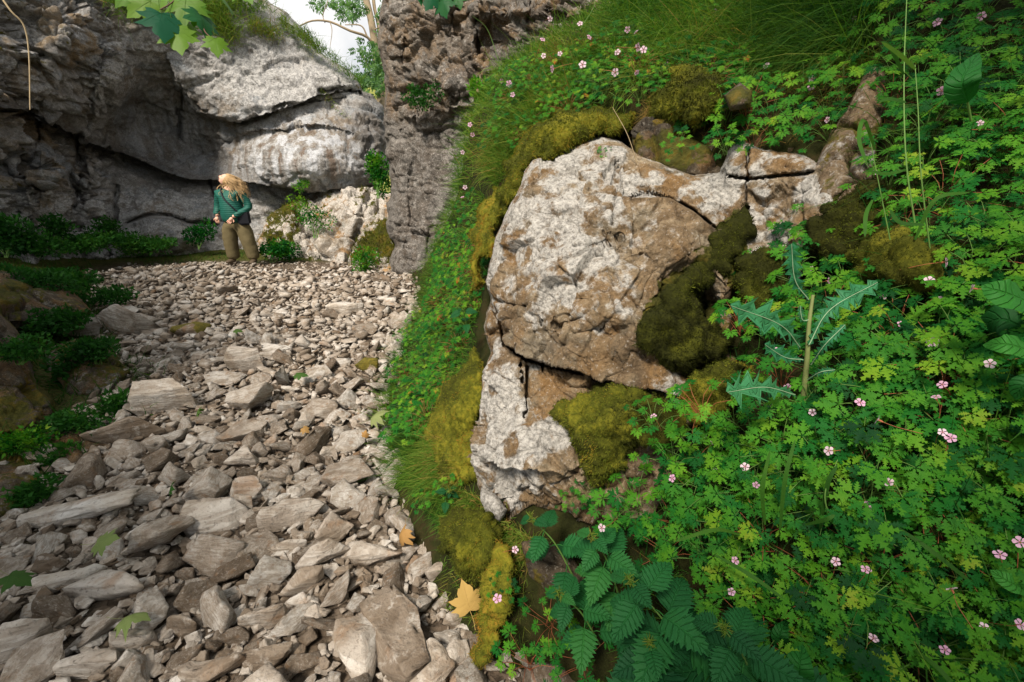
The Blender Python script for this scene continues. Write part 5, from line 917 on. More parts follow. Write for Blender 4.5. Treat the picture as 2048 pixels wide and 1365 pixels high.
V = [(0, 0, .88), (0, .01, 1.05), (0, -.01, 1.22), (0, .015, 1.36), (-.005, .02, 1.45), (-.01, .015, 1.5), (-.18, .01, 1.32), (-.275, .04, 1.08), (-.29, -.06, .9), (.18, .01, 1.32), (.285, .03, 1.06), (.1, -.2, .9), (-.11, 0, .82), (-.16, -.015, .46), (-.17, .01, .09), (-.2, -.09, .05), (.11, 0, .82), (.17, -.02, .46), (.2, .01, .09), (.24, -.09, .05)]
E = [(0, 1), (1, 2), (2, 3), (3, 4), (4, 5), (3, 6), (6, 7), (7, 8), (3, 9), (9, 10), (10, 11), (0, 12), (12, 13), (13, 14), (14, 15), (0, 16), (16, 17), (17, 18), (18, 19)]
bco, bF = skin('b', V, E, [.13, .13, .14, .09, .05, .045, .06, .045, .032, .06, .045, .032, .095, .065, .04, .025, .095, .065, .04, .025])
pieces = [(bco, bF)]
def ell(c, r, Rm=np.eye(3), nu=20, nv=14, f=None):
    th = np.linspace(0, math.pi, nv); ph = np.arange(nu) / nu * 2 * math.pi; T, Ph = np.meshgrid(th, ph, indexing='ij'); q = np.stack([np.sin(T) * np.cos(Ph), np.sin(T) * np.sin(Ph), np.cos(T)], -1).reshape(-1, 3); p = q * np.array(r)
    if f is not None: p = f(q, p)
    i = np.arange(nv - 1)[:, None] * nu; j = np.arange(nu)[None]; j2 = (j + 1) % nu; F = np.stack([i + j, i + nu + j, i + nu + j2, i + j2], -1).reshape(-1, 4)
    return p @ np.asarray(Rm).T + np.array(c), np.concatenate([F[:, [0, 1, 2]], F[:, [0, 2, 3]]])
HR = rotm('Z', R(-50)) @ rotm('X', R(-42)); HC = np.array([-.02, 0, 1.56])
def face(q, p):   # front is -Y: chin, nose, brow, eye sockets, lips
    p = p.copy(); fr = -q[:, 1]; g = lambda x, z, sx, sz: np.exp(-((q[:, 0] - x) / sx) ** 2 - ((q[:, 2] - z) / sz) ** 2) * (fr > 0)
    p[:, 1] -= .026 * g(0, -.12, .12, .2) + .012 * g(0, -.75, .3, .16) + .006 * g(0, .3, .5, .14) + .007 * g(0, -.45, .2, .07); p[:, 1] += .01 * g(.35, .08, .16, .12) + .01 * g(-.35, .08, .16, .12); p[:, 0] *= 1 - .22 * np.clip(-q[:, 2], 0, 1) ** 1.5; return p
pieces.append(ell(HC, (.074, .092, .112), HR, 40, 30, face))
for s in (-1, 1): pieces.append(ell(HC + HR @ np.array([.074 * s, .01, -.005]), (.01, .02, .03), HR, 8, 6))
def hand(w, d, side, curl):   # palm and five bent fingers along d
    d = unit(np.array(d, float)); x = unit(np.cross(d, [0, 1, .2])) * side; nrm = np.cross(x, d); vs = [np.array(w), np.array(w) + d * .04, np.array(w) + d * .085]; es = [(0, 1), (1, 2)]; rr = [.026, (.036), .034]
    out = [skin('h', vs, es, rr, 1)]
    for k, (off, L) in enumerate(((-.03, .062), (-.01, .074), (.01, .07), (.03, .056))):
        b = np.array(w) + d * .08 + x * off; c1 = b + d * L * .5 + nrm * curl * L * .2; c2 = c1 + (d * .35 + nrm * curl * .9) * L * .5; out.append(skin('f', [b - d * .01, b, c1, c2], [(0, 1), (1, 2), (2, 3)], [.009, .009, .0085, .007], 1))
    b = np.array(w) + d * .03 - x * .03; c1 = b + (d * .5 - x * .75) * .035; c2 = c1 + (d * .9 - x * .1 + nrm * curl * .3) * .03; out.append(skin('t', [b, c1, c2], [(0, 1), (1, 2)], [.012, .011, .009], 1)); return out
pieces += hand((-.29, -.06, .9), (.1, -.25, -1), 1, .7); pieces += hand((.1, -.2, .9), (-.5, -.15, -.75), -1, .8)
VV = []; FF = []; n0 = 0
for v, f in pieces: VV.append(v); FF.append(f + n0); n0 += len(v)
body = link('body', mesh('body', np.concatenate(VV), np.concatenate(FF), M['skin']), per)
for s in (-1, 1): link('eye', mesh('eye', *ell(HC + HR @ np.array([.027 * s, -.083, .012]), (.011, .006, .006), HR, 8, 6), M['bag']), per)
M['lip'] = plain('lips', (.5, .16, .13), .5, .1); link('mouth', mesh('mouth', *ell(HC + HR @ np.array([0, -.088, -.05]), (.02, .008, .007), HR, 10, 6), M['lip']), per)
co, F = skin('j', [(0, 0, .75), (0, -.02, .93), (0, -.02, 1.1), (0, -.015, 1.22), (0, .015, 1.36), (0, .018, 1.41), (-.18, .01, 1.32), (-.275, .04, 1.08), (-.29, -.05, .91), (.18, .01, 1.32), (.285, .03, 1.06), (.12, -.185, .915)], [(0, 1), (1, 2), (2, 3), (3, 4), (4, 5), (4, 6), (6, 7), (7, 8), (4, 9), (9, 10), (10, 11)], [(.21, .175), (.21, .185), (.195, .175), (.175, .155), .12, .075, .088, .068, .048, .085, .068, .048])
co = co * np.array([1.06, 1.08, 1]) + .004 * np.sin(co[:, 2:3] * 85) * unit(co * np.array([1, 1, 0]) - np.array([0, 0, 0])); link('jacket', mesh('jacket', co, F, M['jacket']), per)
co, F = skin('t', [(0, 0, .9), (0, 0, .84), (-.115, 0, .74), (-.16, -.015, .46), (-.175, .0, .2), (-.175, .0, .06), (.115, 0, .74), (.175, -.02, .46), (.205, .0, .2), (.21, .0, .06)], [(0, 1), (1, 2), (2, 3), (3, 4), (4, 5), (1, 6), (6, 7), (7, 8), (8, 9)], [(.185, .15), (.19, .16), .15, .128, .115, .108, .15, .128, .115, .108])
co = co + .012 * (fbm(co * np.array([9, 9, 16]), 3))[:, None] * unit(co * np.array([1, 1, 0]) + 1e-6); link('trousers', mesh('trousers', co, F, M['trousers']), per)
for s, x in ((-1, -.185), (1, .22)):
    co, F = skin('k', [(x, .03, .06), (x, -.02, .06), (x + .02 * s, -.1, .045), (x + .03 * s, -.17, .035)], [(0, 1), (1, 2), (2, 3)], [(.05, .05), (.055, .055), (.05, .04), (.04, .028)]); co[:, 2] = np.maximum(co[:, 2], -.01); link('boot', mesh('boot', co, F, M['boot']), per)
random.seed(77); hb = MB()
for k in range(640):
    a = random.uniform(0, 6.283); e = random.uniform(-.35, 1.0); q = np.array([math.cos(a) * math.sqrt(1 - min(1, e * e)), math.sin(a) * math.sqrt(1 - min(1, e * e)), e])
    if q[1] < -.12 and q[2] < .8: continue
    s0 = HC + HR @ (q * np.array([.078, .096, .116])); out = unit((s0 - HC) * np.array([1, 1, .2])); drop = random.uniform(.2, .36); n = 15; tt = np.linspace(0, 1, n); sx = np.sign(s0[0] + .02 + random.gauss(0, .03)); fx = random.uniform(.4, 1.6)
    pth = s0 + out * (.05 * np.sin(tt * 2.2))[:, None] * fx + np.array([0, 0, -1]) * (drop * tt ** 1.25)[:, None] + np.array([sx, 0, 0]) * (.11 * tt ** .8 * fx)[:, None] + np.array([0, random.choice([-.6, .5]), 0]) * (.11 * np.clip(tt - .45, 0, 1) * 1.6)[:, None]
    w_ = random.uniform(9, 16); ph = random.uniform(0, 6); am = random.uniform(.012, .026) * np.minimum(1, tt * 2.5); pth = pth + np.stack([am * np.cos(w_ * tt + ph), am * np.sin(w_ * tt + ph), 0 * tt], 1); hb.add(*tube(pth, np.linspace(.0062, .0028, n), 3))
co, F = ell(HC + HR @ np.array([0, .014, .012]), (.082, .096, .118), HR, 20, 14); keep = np.array([(HR.T @ (co[f].mean(0) - HC))[1] > -.045 or (HR.T @ (co[f].mean(0) - HC))[2] > .075 for f in F]); hb.add(co, F[keep]); link('hair', hb.mesh('hair', M['hair']), per)
pm = Matrix.Translation(per.location) @ Matrix.Rotation(R(-6), 4, 'Z') @ Matrix.Diagonal((1.02, 1.0, .93, 1))
bag = empty('shoulder_bag', (0, 0, 0), 'black shoulder bag hanging at the hip of the person on a strap', 'bag'); bag.matrix_world = pm @ Matrix.Translation((.22, -.07, .88))
bm = bmesh.new(); bmesh.ops.create_cube(bm, size=1); bmesh.ops.scale(bm, vec=(.2, .11, .26), verts=bm.verts); bmesh.ops.rotate(bm, matrix=Matrix.Rotation(.5, 3, 'Z'), verts=bm.verts); bmesh.ops.bevel(bm, geom=bm.edges[:], offset=.03, segments=3, affect='EDGES'); me = bpy.data.meshes.new('pouch'); bm.to_mesh(me); bm.free(); me.materials.append(M['bag']); link('pouch', me, bag)
sm = MB(); sp = spline(np.array([(.18, -.16, 1.0), (.1, -.195, 1.12), (.0, -.185, 1.24), (-.08, -.1, 1.38), (-.09, .02, 1.43), (-.04, .13, 1.34), (.1, .19, 1.15), (.22, .1, 1.0)]) - np.array([.22, -.07, .88]), 40); sm.add(*tube(sp, .013, 6)); link('strap', sm.mesh('strap', M['bag']), bag)

# ------------------------------------------------------------------ sycamore leaves: on the branch overhead and fallen
SYC = [(0, 0), (.1, -.06), (.24, -.12), (.4, -.1), (.36, 0), (.44, .06), (.62, .1), (.5, .2), (.4, .26), (.54, .36), (.66, .52), (.5, .54), (.4, .6), (.26, .56), (.28, .7), (.2, .82), (.14, .84), (0, 1.06)]
def syc_leaf(S, tint, curl=.35, seed=0, stalk=True):
    r = random.Random(seed); h = [(x * r.uniform(.92, 1.08), y) for x, y in SYC]; pts = np.array(h + [(-x, y * r.uniform(.96, 1.04)) for x, y in h[-2:0:-1]]); mb = MB(); cen = np.array([0, .3]); lay = []
    for k in (0.12, .5, .8, 1.0): lay.append(cen + (pts - cen) * k)
    P2 = np.concatenate(lay); n = len(pts); x, y = P2[:, 0], P2[:, 1]; ang = np.arctan2(x, y - .1); z = -curl * (x * x * .9 + .45 * (y - .3) ** 2) + .035 * np.abs(np.sin(ang * 2.5)) * np.hypot(x, y) + .03 * np.sin(x * 9 + seed) * np.hypot(x, y)
    F = []
    for k in range(3):
        a = np.arange(n); b = (a + 1) % n; F.append(np.stack([k * n + a, k * n + b, (k + 1) * n + b, (k + 1) * n + a], 1))
    V3 = np.stack([x, y, z], 1) * S; mb.add(V3, np.concatenate(F), tint); c = len(V3)
    mb.add(np.vstack([V3[:n], [[0, .3 * S, z[:n].mean() * S]]]), np.stack([np.arange(n), (np.arange(n) + 1) % n, np.full(n, n)], 1), tint)
    for q in ((0, 1.0), (.5, .46), (-.5, .46), (.44, .06), (-.44, .06)):
        tt = np.linspace(0, 1, 8); qx = q[0] * tt; qy = q[1] * tt; qz = -curl * (qx * qx * .9 + .45 * (qy - .3) ** 2) + .004; mb.add(*tube(np.stack([qx, qy, qz], 1) * S, np.linspace(.007, .002, 8) * S, 4), min(1, tint + .2))
    if stalk: mb.add(*tube(spline(np.array([[0, 0, -.02], [.03, -.3, .05], [.0, -.6, .16]]) * S, 7), .009 * S, 4), .9)
    return mb
def hang(branch, u, v, d, px, tint, yd, seed, zb=.25):
    S = .88 * px * d / FPX; W = P(u, v, d) - np.array(branch.location); toc = unit(CAM - P(u, v, d)); m_ = syc_leaf(S, tint, random.uniform(.2, .5), seed, True); y = unit(RT * yd[0] - UP * yd[1] + toc * yd[2]); z = unit(toc * zb + np.array([0, 0, .5]) + .3 * np.array([random.gauss(0, 1), random.gauss(0, 1), 0])) if zb < 1 else toc
    o = link('leaf', m_.mesh('leaf', M['syc']), branch); o.matrix_basis = Matrix.Translation(Vector(W)) @ Matrix(frame(y, z).tolist()).to_4x4()
random.seed(91); b0 = P(400, -120, 1.7); br = empty('sycamore_branch', b0, 'leafy sycamore branch hanging into view before the cliff face', 'branch')
tw = MB(); tw.add(*tube(spline([P(400, -120, 1.7), P(402, -20, 1.66), P(398, 18, 1.64), P(408, 60, 1.62), P(425, 78, 1.6)], 16) - b0, np.linspace(.005, .0018, 16), 6)); tw.add(*tube(spline([P(400, -60, 1.68), P(350, 0, 1.62), P(320, 20, 1.58)], 8) - b0, .0022, 5)); tw.add(*tube(spline([P(400, -40, 1.67), P(440, -20, 1.6), P(490, -30, 1.58)], 8) - b0, .0022, 5)); link('twig', tw.mesh('twig', M['twig']), br)
for a in [(322, 26, 1.58, 74, .05, (.1, .9, .2), 1, 1.2), (350, 56, 1.6, 66, .95, (.25, 1, .15), 2, .5), (430, 76, 1.6, 46, .9, (.15, 1, .2), 3, .5), (300, 2, 1.6, 62, .95, (-.8, .5, .2), 4, .6), (372, -6, 1.62, 70, .9, (-.1, .9, .2), 5, .6), (402, 26, 1.63, 62, .25, (.25, .9, .2), 6, .8), (438, -14, 1.6, 66, .75, (.5, .7, .2), 7, .6), (486, -34, 1.58, 62, .8, (.3, .7, .3), 8, .6), (368, 46, 1.64, 48, 1.0, (.5, .8, .1), 9, .4), (270, -30, 1.6, 66, .7, (-.6, .6, .2), 10, .6), (330, -30, 1.66, 66, .85, (-.3, .8, .2), 11, .6), (415, -50, 1.7, 70, .6, (.6, .6, .2), 12, .6), (520, -50, 1.55, 50, .8, (.7, .6, .2), 13, .5), (388, 8, 1.66, 60, .8, (.0, .9, .3), 14, .5)]: hang(br, *a)
b0 = P(880, -120, 1.9); br = empty('sycamore_branch', b0, 'few dark sycamore leaves hanging in front of the rock crag top', 'branch')
tw = MB(); tw.add(*tube(spline([P(880, -120, 1.9), P(875, -30, 1.88), P(878, 0, 1.86)], 8) - b0, .002, 5)); link('twig', tw.mesh('twig', M['twig']), br)
for a in [(866, -12, 1.86, 44, .1, (-.4, .9, .2), 21, .9), (884, -2, 1.86, 46, .15, (.2, 1, .2), 22, .9), (898, -20, 1.86, 42, .3, (.8, .5, .2), 23, .8), (845, -20, 1.86, 40, .2, (-.8, .4, .2), 24, .8), (912, -10, 1.86, 36, .2, (.3, .9, .2), 25, .8)]: hang(br, *a)
def dead(n_, c0, c1, c2): return leaf_mat(n_, [(0, c0), (.5, c1), (1, c2)], .2, 1, .7, .15)
M['yleaf'] = dead('yellow_fallen_leaf', (.22, .14, .045), (.36, .25, .09), (.44, .32, .13)); M['oleaf'] = dead('orange_fallen_leaf', (.15, .075, .025), (.25, .14, .05), (.3, .19, .08)); M['gleaf'] = dead('green_fallen_leaf', (.02, .065, .012), (.075, .13, .035), (.2, .23, .11))
random.seed(15)
for i, (u, v, px, mt, tint, curl, up, yd, lab) in enumerate([(940, 1222, 104, 'yleaf', .6, .5, .16, (-.25, -1), 'large yellow sycamore leaf lying against the mossy bank foot'), (808, 1058, 64, 'oleaf', .7, 1.5, .12, (-.4, .9), 'crumpled orange leaf among the stones near the bank foot'), (338, 985, 48, 'gleaf', .05, .6, .16, (.3, -1), 'dark green leaf standing up between stones beside the big brown stone'), (192, 1086, 74, 'gleaf', .7, .5, .16, (1, -.25), 'pale green fallen leaf below the long lichen-spotted slab'), (592, 748, 40, 'gleaf', .05, .7, .12, (1, .1), 'small green leaf on the stones right of the upright brown block'.replace('right of', 'beside')), (18, 1150, 80, 'gleaf', .1, .5, .2, (.8, .3), 'broad green fallen leaf in the shaded near corner'), (245, 1236, 84, 'gleaf', .75, 1.3, .14, (1, -.2), 'rolled pale green leaf below the long speckled stone'), (740, 838, 62, 'gleaf', .95, 1.4, .14, (.9, -.7), 'rolled pale leaf at the grass edge of the path'), (606, 856, 26, 'oleaf', .9, .9, .12, (.7, .5), 'small orange leaf in the middle of the pale rubble'), (728, 875, 24, 'oleaf', .6, 1.2, .12, (.2, -1), 'tiny curled orange leaf near the rolled pale leaf'), (392, 830, 34, 'gleaf', .3, 1.2, .14, (.4, -1), 'narrow green leaf beside the squat lichen-crusted block'), (470, 660, 26, 'gleaf', .4, .6, .1, (1, .2), 'small green leaf near the moss-topped stone')]):
    W, d = gpix(u, v, up); S = px * float(d) / FPX * (.56 if i == 0 else .6); m_ = syc_leaf(S, tint, curl, 300 + i, px > 60); toc = unit(CAM - W); y = unit(RT * yd[0] - UP * yd[1]); z = unit(toc * .25 + np.array([0, 0, .8]) + .3 * RNG.normal(size=3)) if i else unit(toc + np.array([.1, 0, .1])); o = link('fallen_leaf', m_.mesh('fallen_leaf', M[mt])); o.matrix_world = Matrix.Translation(Vector(W)) @ Matrix(frame(y, z).tolist()).to_4x4(); tag(o, lab, 'leaf')

# ------------------------------------------------------------------ shrubs, tree, undergrowth
def leafcloud(mb, cen, rad, n, S, tone, up=.5, seed=0, fill=.55, clump=2.2):
    r = np.random.default_rng(seed); cen = np.array(cen, float); q = unit(r.normal(size=(n * 2, 3))) * (r.uniform(0, 1, (n * 2, 1)) ** .33); k = fbm(q * clump + seed, 3) + r.uniform(-.25, .25, n * 2) > np.quantile(fbm(q * clump + seed, 3), 1 - fill) ; q = q[k][:n]; n = len(q); W = cen + q * np.array(rad); di = unit(r.normal(size=(n, 3)) + np.array([0, -.3, up]) + q); sd = unit(np.cross(di, r.normal(size=(n, 3)))); L = S * r.uniform(.6, 1.3, n)[:, None]
    nz = np.cross(di, sd); V = np.stack([W, W + di * L * .35 + sd * L * .26 + nz * L * .05, W + di * L * .5, W + di * L * .35 - sd * L * .26 + nz * L * .05, W + di * L - nz * L * .1], 1).reshape(-1, 3); b = np.arange(n)[:, None] * 5
    tt = np.repeat(tone + .3 * fbm(W * 2 / max(rad), 2) + .1 * r.normal(size=n), 5); mb.add(V, np.concatenate([b + np.array([0, 1, 2]), b + np.array([0, 2, 3]), b + np.array([1, 4, 2]), b + np.array([2, 4, 3])]), np.clip(tt, 0, .84))
def shrub(name, u, v, d, wpx, hpx, n, S, label, mat='herb', tone=.4, seed=0, cat='plant', lobes=4):
    random.seed(seed); b0 = P(u, v + hpx * .5, d); rt = empty(name, b0, label, cat); mb = MB(); sx = wpx * d / FPX * .5; sz = hpx * d / FPX * .5; c0 = P(u, v, d) - b0; st = MB()
    for k in range(lobes):
        c = c0 + np.array([random.uniform(-.55, .55) * sx, random.uniform(-.3, .3) * sx, random.uniform(-.5, .5) * sz]); leafcloud(mb, c, (sx * .62, sx * .5, sz * .62), n // lobes, S, tone + random.uniform(-.08, .08), seed=seed * 7 + k); st.add(*tube(spline([[random.gauss(0, .02), 0, -.02], c * .5 + np.array([0, .02, 0]), c], 6), np.linspace(.008, .003, 6) * max(.4, sz * 3), 4))
    link('foliage', mb.mesh('foliage', M[mat]), rt); link('stem', st.mesh('stem', M['stem']), rt)
shrub('shrub', 757, 350, 8.6, 52, 90, 1600, .06, 'bright green shrub in the gap between cliff and rock crag', 'herb', .5, 1)
shrub('shrub', 545, 498, 8.6, 92, 52, 1500, .06, 'low green bush right beside the legs of the person'.replace('right ', ''), 'herb', .42, 2)
shrub('shrub', 398, 468, 9.3, 64, 60, 900, .06, 'dark green plant against the cliff foot behind the person', 'herb', .3, 3)
shrub('sapling', 600, 372, 9.5, 34, 26, 160, .06, 'tiny yellow-green sapling growing from the undercut above the outcrop', 'herb', .75, 4, 'sapling'); shrub('sapling', 600, 408, 9.4, 44, 34, 160, .05, 'wispy yellow-green plant on top of the mossy outcrop', 'herb', .75, 5, 'plant')
shrub('shrub', 630, 440, 8.9, 90, 70, 700, .05, 'patchy green herb growing over the face of the mossy outcrop', 'herb', .55, 6)
for k_, (r_, nm) in enumerate(((OU, 'moss'),)):
    kk = np.nonzero((r_['A']['moss'] > .5) & (r_['s'] > 0))[0]; kk = RNG.choice(kk, 5000); Wr = r_['W'][kk] - np.array(outc.location); n = len(kk)
    v, q_, t_, a_ = blades(Wr, unit(r_['n'][kk] + .6 * RNG.normal(size=(n, 3)) + np.array([0, 0, .4])), .05 * RNG.uniform(.5, 1.8, n), .012, .4 * RNG.normal(size=(n, 3)), .62 + .5 * fbm(r_['W'][kk] * 2.5, 3) + .12 * RNG.normal(size=n), 2); link('moss', blade_mesh('moss', [(v, q_, t_, a_)], M['moss']), outc)
shrub('shrub', 735, 520, 7.9, 60, 70, 800, .05, 'yellow-green plant at the foot of the outcrop beside the crag', 'herb', .65, 7)
shrub('shrub', 850, 190, 6.8, 80, 60, 500, .06, 'dark little plant rooted on the ledge of the rock crag', 'herbdark', .4, 8)
shrub('shrub', 985, 190, 5.2, 90, 80, 700, .06, 'yellow-green bush where the crag meets the grassy bank', 'herb', .62, 9)
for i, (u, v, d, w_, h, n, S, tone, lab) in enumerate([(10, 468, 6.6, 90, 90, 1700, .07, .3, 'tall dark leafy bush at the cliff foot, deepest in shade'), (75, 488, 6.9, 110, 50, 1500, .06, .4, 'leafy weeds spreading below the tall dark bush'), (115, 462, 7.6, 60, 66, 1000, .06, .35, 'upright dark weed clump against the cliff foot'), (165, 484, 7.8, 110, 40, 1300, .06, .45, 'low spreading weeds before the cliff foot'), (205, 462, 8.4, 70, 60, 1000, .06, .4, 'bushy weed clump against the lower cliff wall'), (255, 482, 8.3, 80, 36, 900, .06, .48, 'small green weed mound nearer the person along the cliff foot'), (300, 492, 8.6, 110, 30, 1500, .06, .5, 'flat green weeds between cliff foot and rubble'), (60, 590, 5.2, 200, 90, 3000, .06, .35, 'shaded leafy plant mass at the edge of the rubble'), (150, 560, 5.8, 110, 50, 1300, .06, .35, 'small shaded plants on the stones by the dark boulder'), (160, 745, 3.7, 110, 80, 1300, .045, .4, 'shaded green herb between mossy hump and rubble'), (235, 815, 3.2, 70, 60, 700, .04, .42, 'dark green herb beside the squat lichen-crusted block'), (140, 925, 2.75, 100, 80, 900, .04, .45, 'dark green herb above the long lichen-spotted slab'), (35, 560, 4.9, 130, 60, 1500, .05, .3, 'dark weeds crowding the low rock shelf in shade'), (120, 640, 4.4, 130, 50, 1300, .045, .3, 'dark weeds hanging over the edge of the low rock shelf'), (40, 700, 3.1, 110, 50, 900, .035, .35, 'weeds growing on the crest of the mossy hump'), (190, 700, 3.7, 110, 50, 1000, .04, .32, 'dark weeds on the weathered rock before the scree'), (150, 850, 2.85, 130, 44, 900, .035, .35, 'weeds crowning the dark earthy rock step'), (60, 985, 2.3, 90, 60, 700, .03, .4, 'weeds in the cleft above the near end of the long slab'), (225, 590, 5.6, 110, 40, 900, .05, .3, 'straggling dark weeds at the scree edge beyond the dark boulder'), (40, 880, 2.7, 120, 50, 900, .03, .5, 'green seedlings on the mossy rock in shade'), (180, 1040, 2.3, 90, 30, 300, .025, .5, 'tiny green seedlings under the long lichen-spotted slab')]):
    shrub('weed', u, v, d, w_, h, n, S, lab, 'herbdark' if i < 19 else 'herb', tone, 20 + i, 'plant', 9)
# ash tree in the gap
b0 = P(765, 330, 12.6); rt = empty('ash_tree', b0, 'slender ash tree with bare crooked branch in the gap of sky', 'tree'); tr = MB()
tr.add(*tube(spline([P(768, 330, 12.6), P(762, 200, 12.5), P(752, 110, 12.4), P(742, 40, 12.3), P(722, -40, 12.2), P(700, -140, 12.2)], 24) - b0, np.linspace(.13, .07, 24), 10)); tr.add(*tube(spline([P(762, 140, 12.5), P(758, 60, 12.5), P(748, 10, 12.5), P(744, -60, 12.5)], 14) - b0, .045, 8)); link('trunk', tr.mesh('trunk', M['bark']), rt)
for pts, r in (([(755, 105, 12.4), (735, 75, 12.1), (700, 62, 11.9), (660, 44, 11.8), (625, 42, 11.7), (600, 52, 11.6)], .04), ([(735, 75, 12.1), (722, 52, 12), (690, 50, 11.9)], .025), ([(660, 44, 11.8), (664, 62, 11.8), (660, 95, 11.8)], .014), ([(650, 46, 11.8), (646, 30, 11.8), (655, 0, 11.8), (640, -30, 11.8)], .014), ([(748, 60, 12.3), (770, 50, 12.2)], .02), ([(760, 190, 12.5), (735, 130, 12.2), (722, 100, 12.1)], .018)):
    m_ = MB(); m_.add(*tube(spline([P(*p) for p in pts], 16) - b0, np.linspace(r, r * .4, 16), 6)); link('branch', m_.mesh('branch', M['bark']), rt)
lv = MB(); random.seed(33)
for (u, v, w_, h, n) in ((685, 8, 60, 22, 42), (705, 25, 30, 14, 18), (742, 100, 40, 26, 30), (748, 135, 30, 24, 34), (735, 160, 30, 20, 26), (755, 165, 26, 30, 30), (760, 40, 16, 50, 12), (640, 5, 30, 10, 6)):
    for _ in range(n):
        c = P(u + random.gauss(0, w_ * .4), v + random.gauss(0, h * .4), 12.1 + random.gauss(0, .3)) - b0; ax = unit(np.array([random.gauss(0, 1), random.gauss(0, .5), random.gauss(-.4, .5)])); sdv = unit(np.cross(ax, [0, 1, .3]))
        for k in range(9):
            s_ = -1 if k % 2 else 1; y = unit(ax * .6 + sdv * s_ * (1 if k < 8 else 0)); strip_leaf(lv, .1, np.array([.003, .017, .02, .014, .001]), np.zeros(5), frame(y, unit(np.array([random.gauss(0, .4), -.7, .5]))), c + ax * .045 * (k // 2), .3, .1, random.uniform(.1, .9))
link('crown', lv.mesh('crown', M['ash']), rt)
# two trees out of view, crowns shaped to shade both sides of the path
def big_tree(name, base, top, crown, n, S, label, seed):
    rt = empty(name, base, label, 'tree'); base = np.array(base, float); tk = MB(); tk.add(*tube(spline([base * 0, (np.array(top) - base) * .5 + np.array([.1, 0, 0]), np.array(top) - base], 14), np.linspace(.22, .1, 14), 12)); link('trunk', tk.mesh('trunk', M['bark']), rt); lm = MB(); mb = MB()
    for k, (c, r) in enumerate(crown): leafcloud(mb, np.array(c) - base, r, n // len(crown), S, .5, .8, seed + k, .6, 2.0); lm.add(*tube(spline([np.array(top) - base, (np.array(top) + np.array(c)) * .5 - base + np.array([0, 0, .15]), np.array(c) - base], 8), np.linspace(.08, .02, 8), 6))
    link('limb', lm.mesh('limb', M['bark']), rt); link('crown', mb.mesh('crown', M['syc']), rt)
big_tree('unseen_shade_tree', (-8.2, -.6, .4), (-7.6, -.3, 3.6), [((-5.1, .2, 4.4), (1.1, 1.0, .5)), ((-7.0, 2.4, 4.8), (1.3, 1.3, .7)), ((-3.75, -1.15, 4.15), (.9, .8, .4)), ((-7.2, .6, 5.2), (1.4, 1.4, .8)), ((-6.4, 1.4, 4.4), (.9, .9, .4)), ((-8.6, 3.4, 5.4), (1.4, 1.4, .8)), ((-4.6, .9, 4.1), (.8, .8, .35)), ((-3.0, -1.5, 4.0), (.55, .55, .3)), ((-5.6, 1.9, 4.2), (.8, .8, .35))], 12000, .2, 'unseen sycamore tree with crown placed to shade the dark side of the path', 400)
big_tree('unseen_shade_tree', (3.2, -1.6, 1.0), (2.7, -1.4, 3.6), [((.72, -.85, 3.45), (.42, .5, .22)), ((.95, .1, 4.4), (.55, .6, .3)), ((.3, -1.25, 3.0), (.6, .42, .2)), ((1.6, -.3, 4.2), (.7, .8, .35)), ((.8, .85, 4.6), (.45, .42, .22)), ((-.35, -1.08, 2.95), (.36, .26, .16)), ((2.3, .9, 4.3), (.9, 1.0, .5)), ((2.6, 2.2, 4.9), (.9, .9, .5)), ((2.0, -1.0, 3.3), (.7, .7, .4))], 12500, .11, 'unseen sycamore tree added to shade the outer edge of the herb-covered bank', 420)
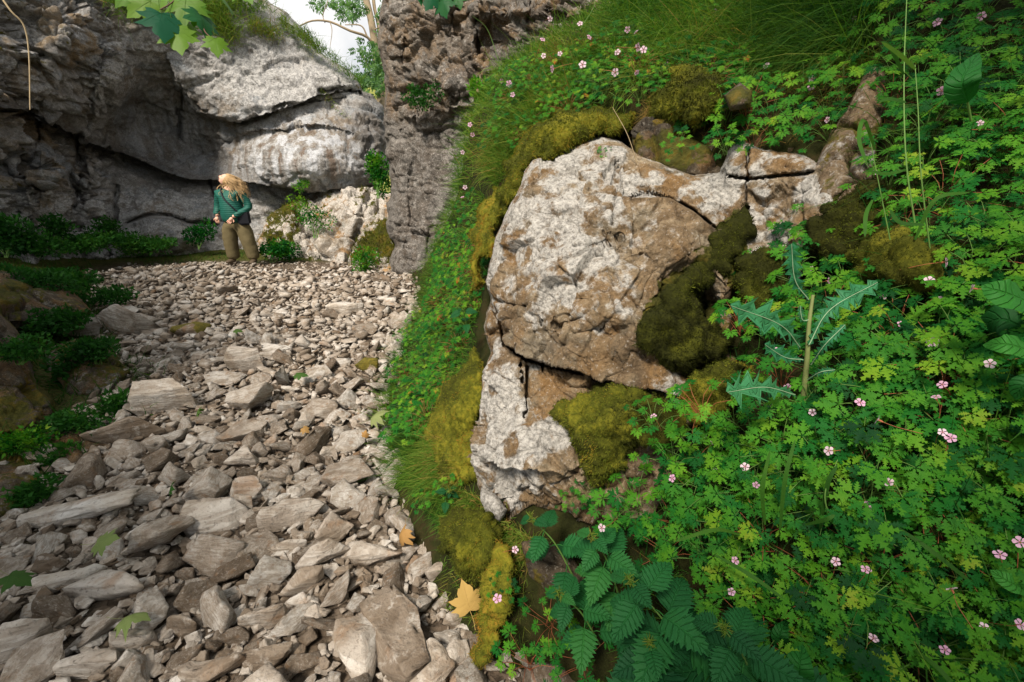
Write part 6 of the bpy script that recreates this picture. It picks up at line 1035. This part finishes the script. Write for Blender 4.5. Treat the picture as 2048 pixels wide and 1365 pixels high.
# ------------------------------------------------------------------ light
SUN_EL, SUN_AZ = R(52), R(205)      # azimuth clockwise from +Y: behind the camera, over the path side
sd = Vector((math.sin(SUN_AZ) * math.cos(SUN_EL), math.cos(SUN_AZ) * math.cos(SUN_EL), math.sin(SUN_EL)))
sl = bpy.data.lights.new('sun', 'SUN'); sl.energy = 4.7; sl.angle = R(13); sl.color = (1, .89, .76)
so = bpy.data.objects.new('sun', sl); COL.objects.link(so); so.rotation_euler = sd.to_track_quat('Z', 'Y').to_euler(); so.location = (0, 0, 20)
w = bpy.data.worlds.new('World'); SC.world = w; w.use_nodes = True; nt = w.node_tree; nt.nodes.clear()
sky = nt.nodes.new('ShaderNodeTexSky'); sky.sky_type = 'NISHITA'; sky.sun_disc = False; sky.sun_elevation = SUN_EL; sky.sun_rotation = SUN_AZ
tc = nt.nodes.new('ShaderNodeTexCoord'); no = nt.nodes.new('ShaderNodeTexNoise'); no.inputs['Scale'].default_value = 2.2; no.inputs['Detail'].default_value = 7; nt.links.new(tc.outputs['Generated'], no.inputs['Vector'])
mr = nt.nodes.new('ShaderNodeMapRange'); mr.interpolation_type = 'SMOOTHSTEP'; mr.inputs[1].default_value = .36; mr.inputs[2].default_value = .56; mr.inputs[3].default_value = .1; nt.links.new(no.outputs[0], mr.inputs[0])
mx = nt.nodes.new('ShaderNodeMix'); mx.data_type = 'RGBA'; nt.links.new(mr.outputs[0], mx.inputs[0]); nt.links.new(sky.outputs[0], mx.inputs[6]); mx.inputs[7].default_value = (12.5, 12.4, 12.3, 1)
bg = nt.nodes.new('ShaderNodeBackground'); bg.inputs[1].default_value = .063; nt.links.new(mx.outputs[2], bg.inputs[0]); wo = nt.nodes.new('ShaderNodeOutputWorld'); nt.links.new(bg.outputs[0], wo.inputs[0])
SC.view_settings.view_transform = 'Standard'; SC.view_settings.look = 'None'; SC.view_settings.gamma = 1; SC.view_settings.exposure = EXPOSURE
cy = SC.cycles; cy.max_bounces = 6; cy.diffuse_bounces = 3; cy.glossy_bounces = 2; cy.transmission_bounces = 3; cy.transparent_max_bounces = 4; cy.use_denoising = True; cy.sample_clamp_indirect = 4
for o_ in list(SC.objects):
    if o_.data is not None and 'dummy' in o_.data.keys(): del o_.data['dummy']
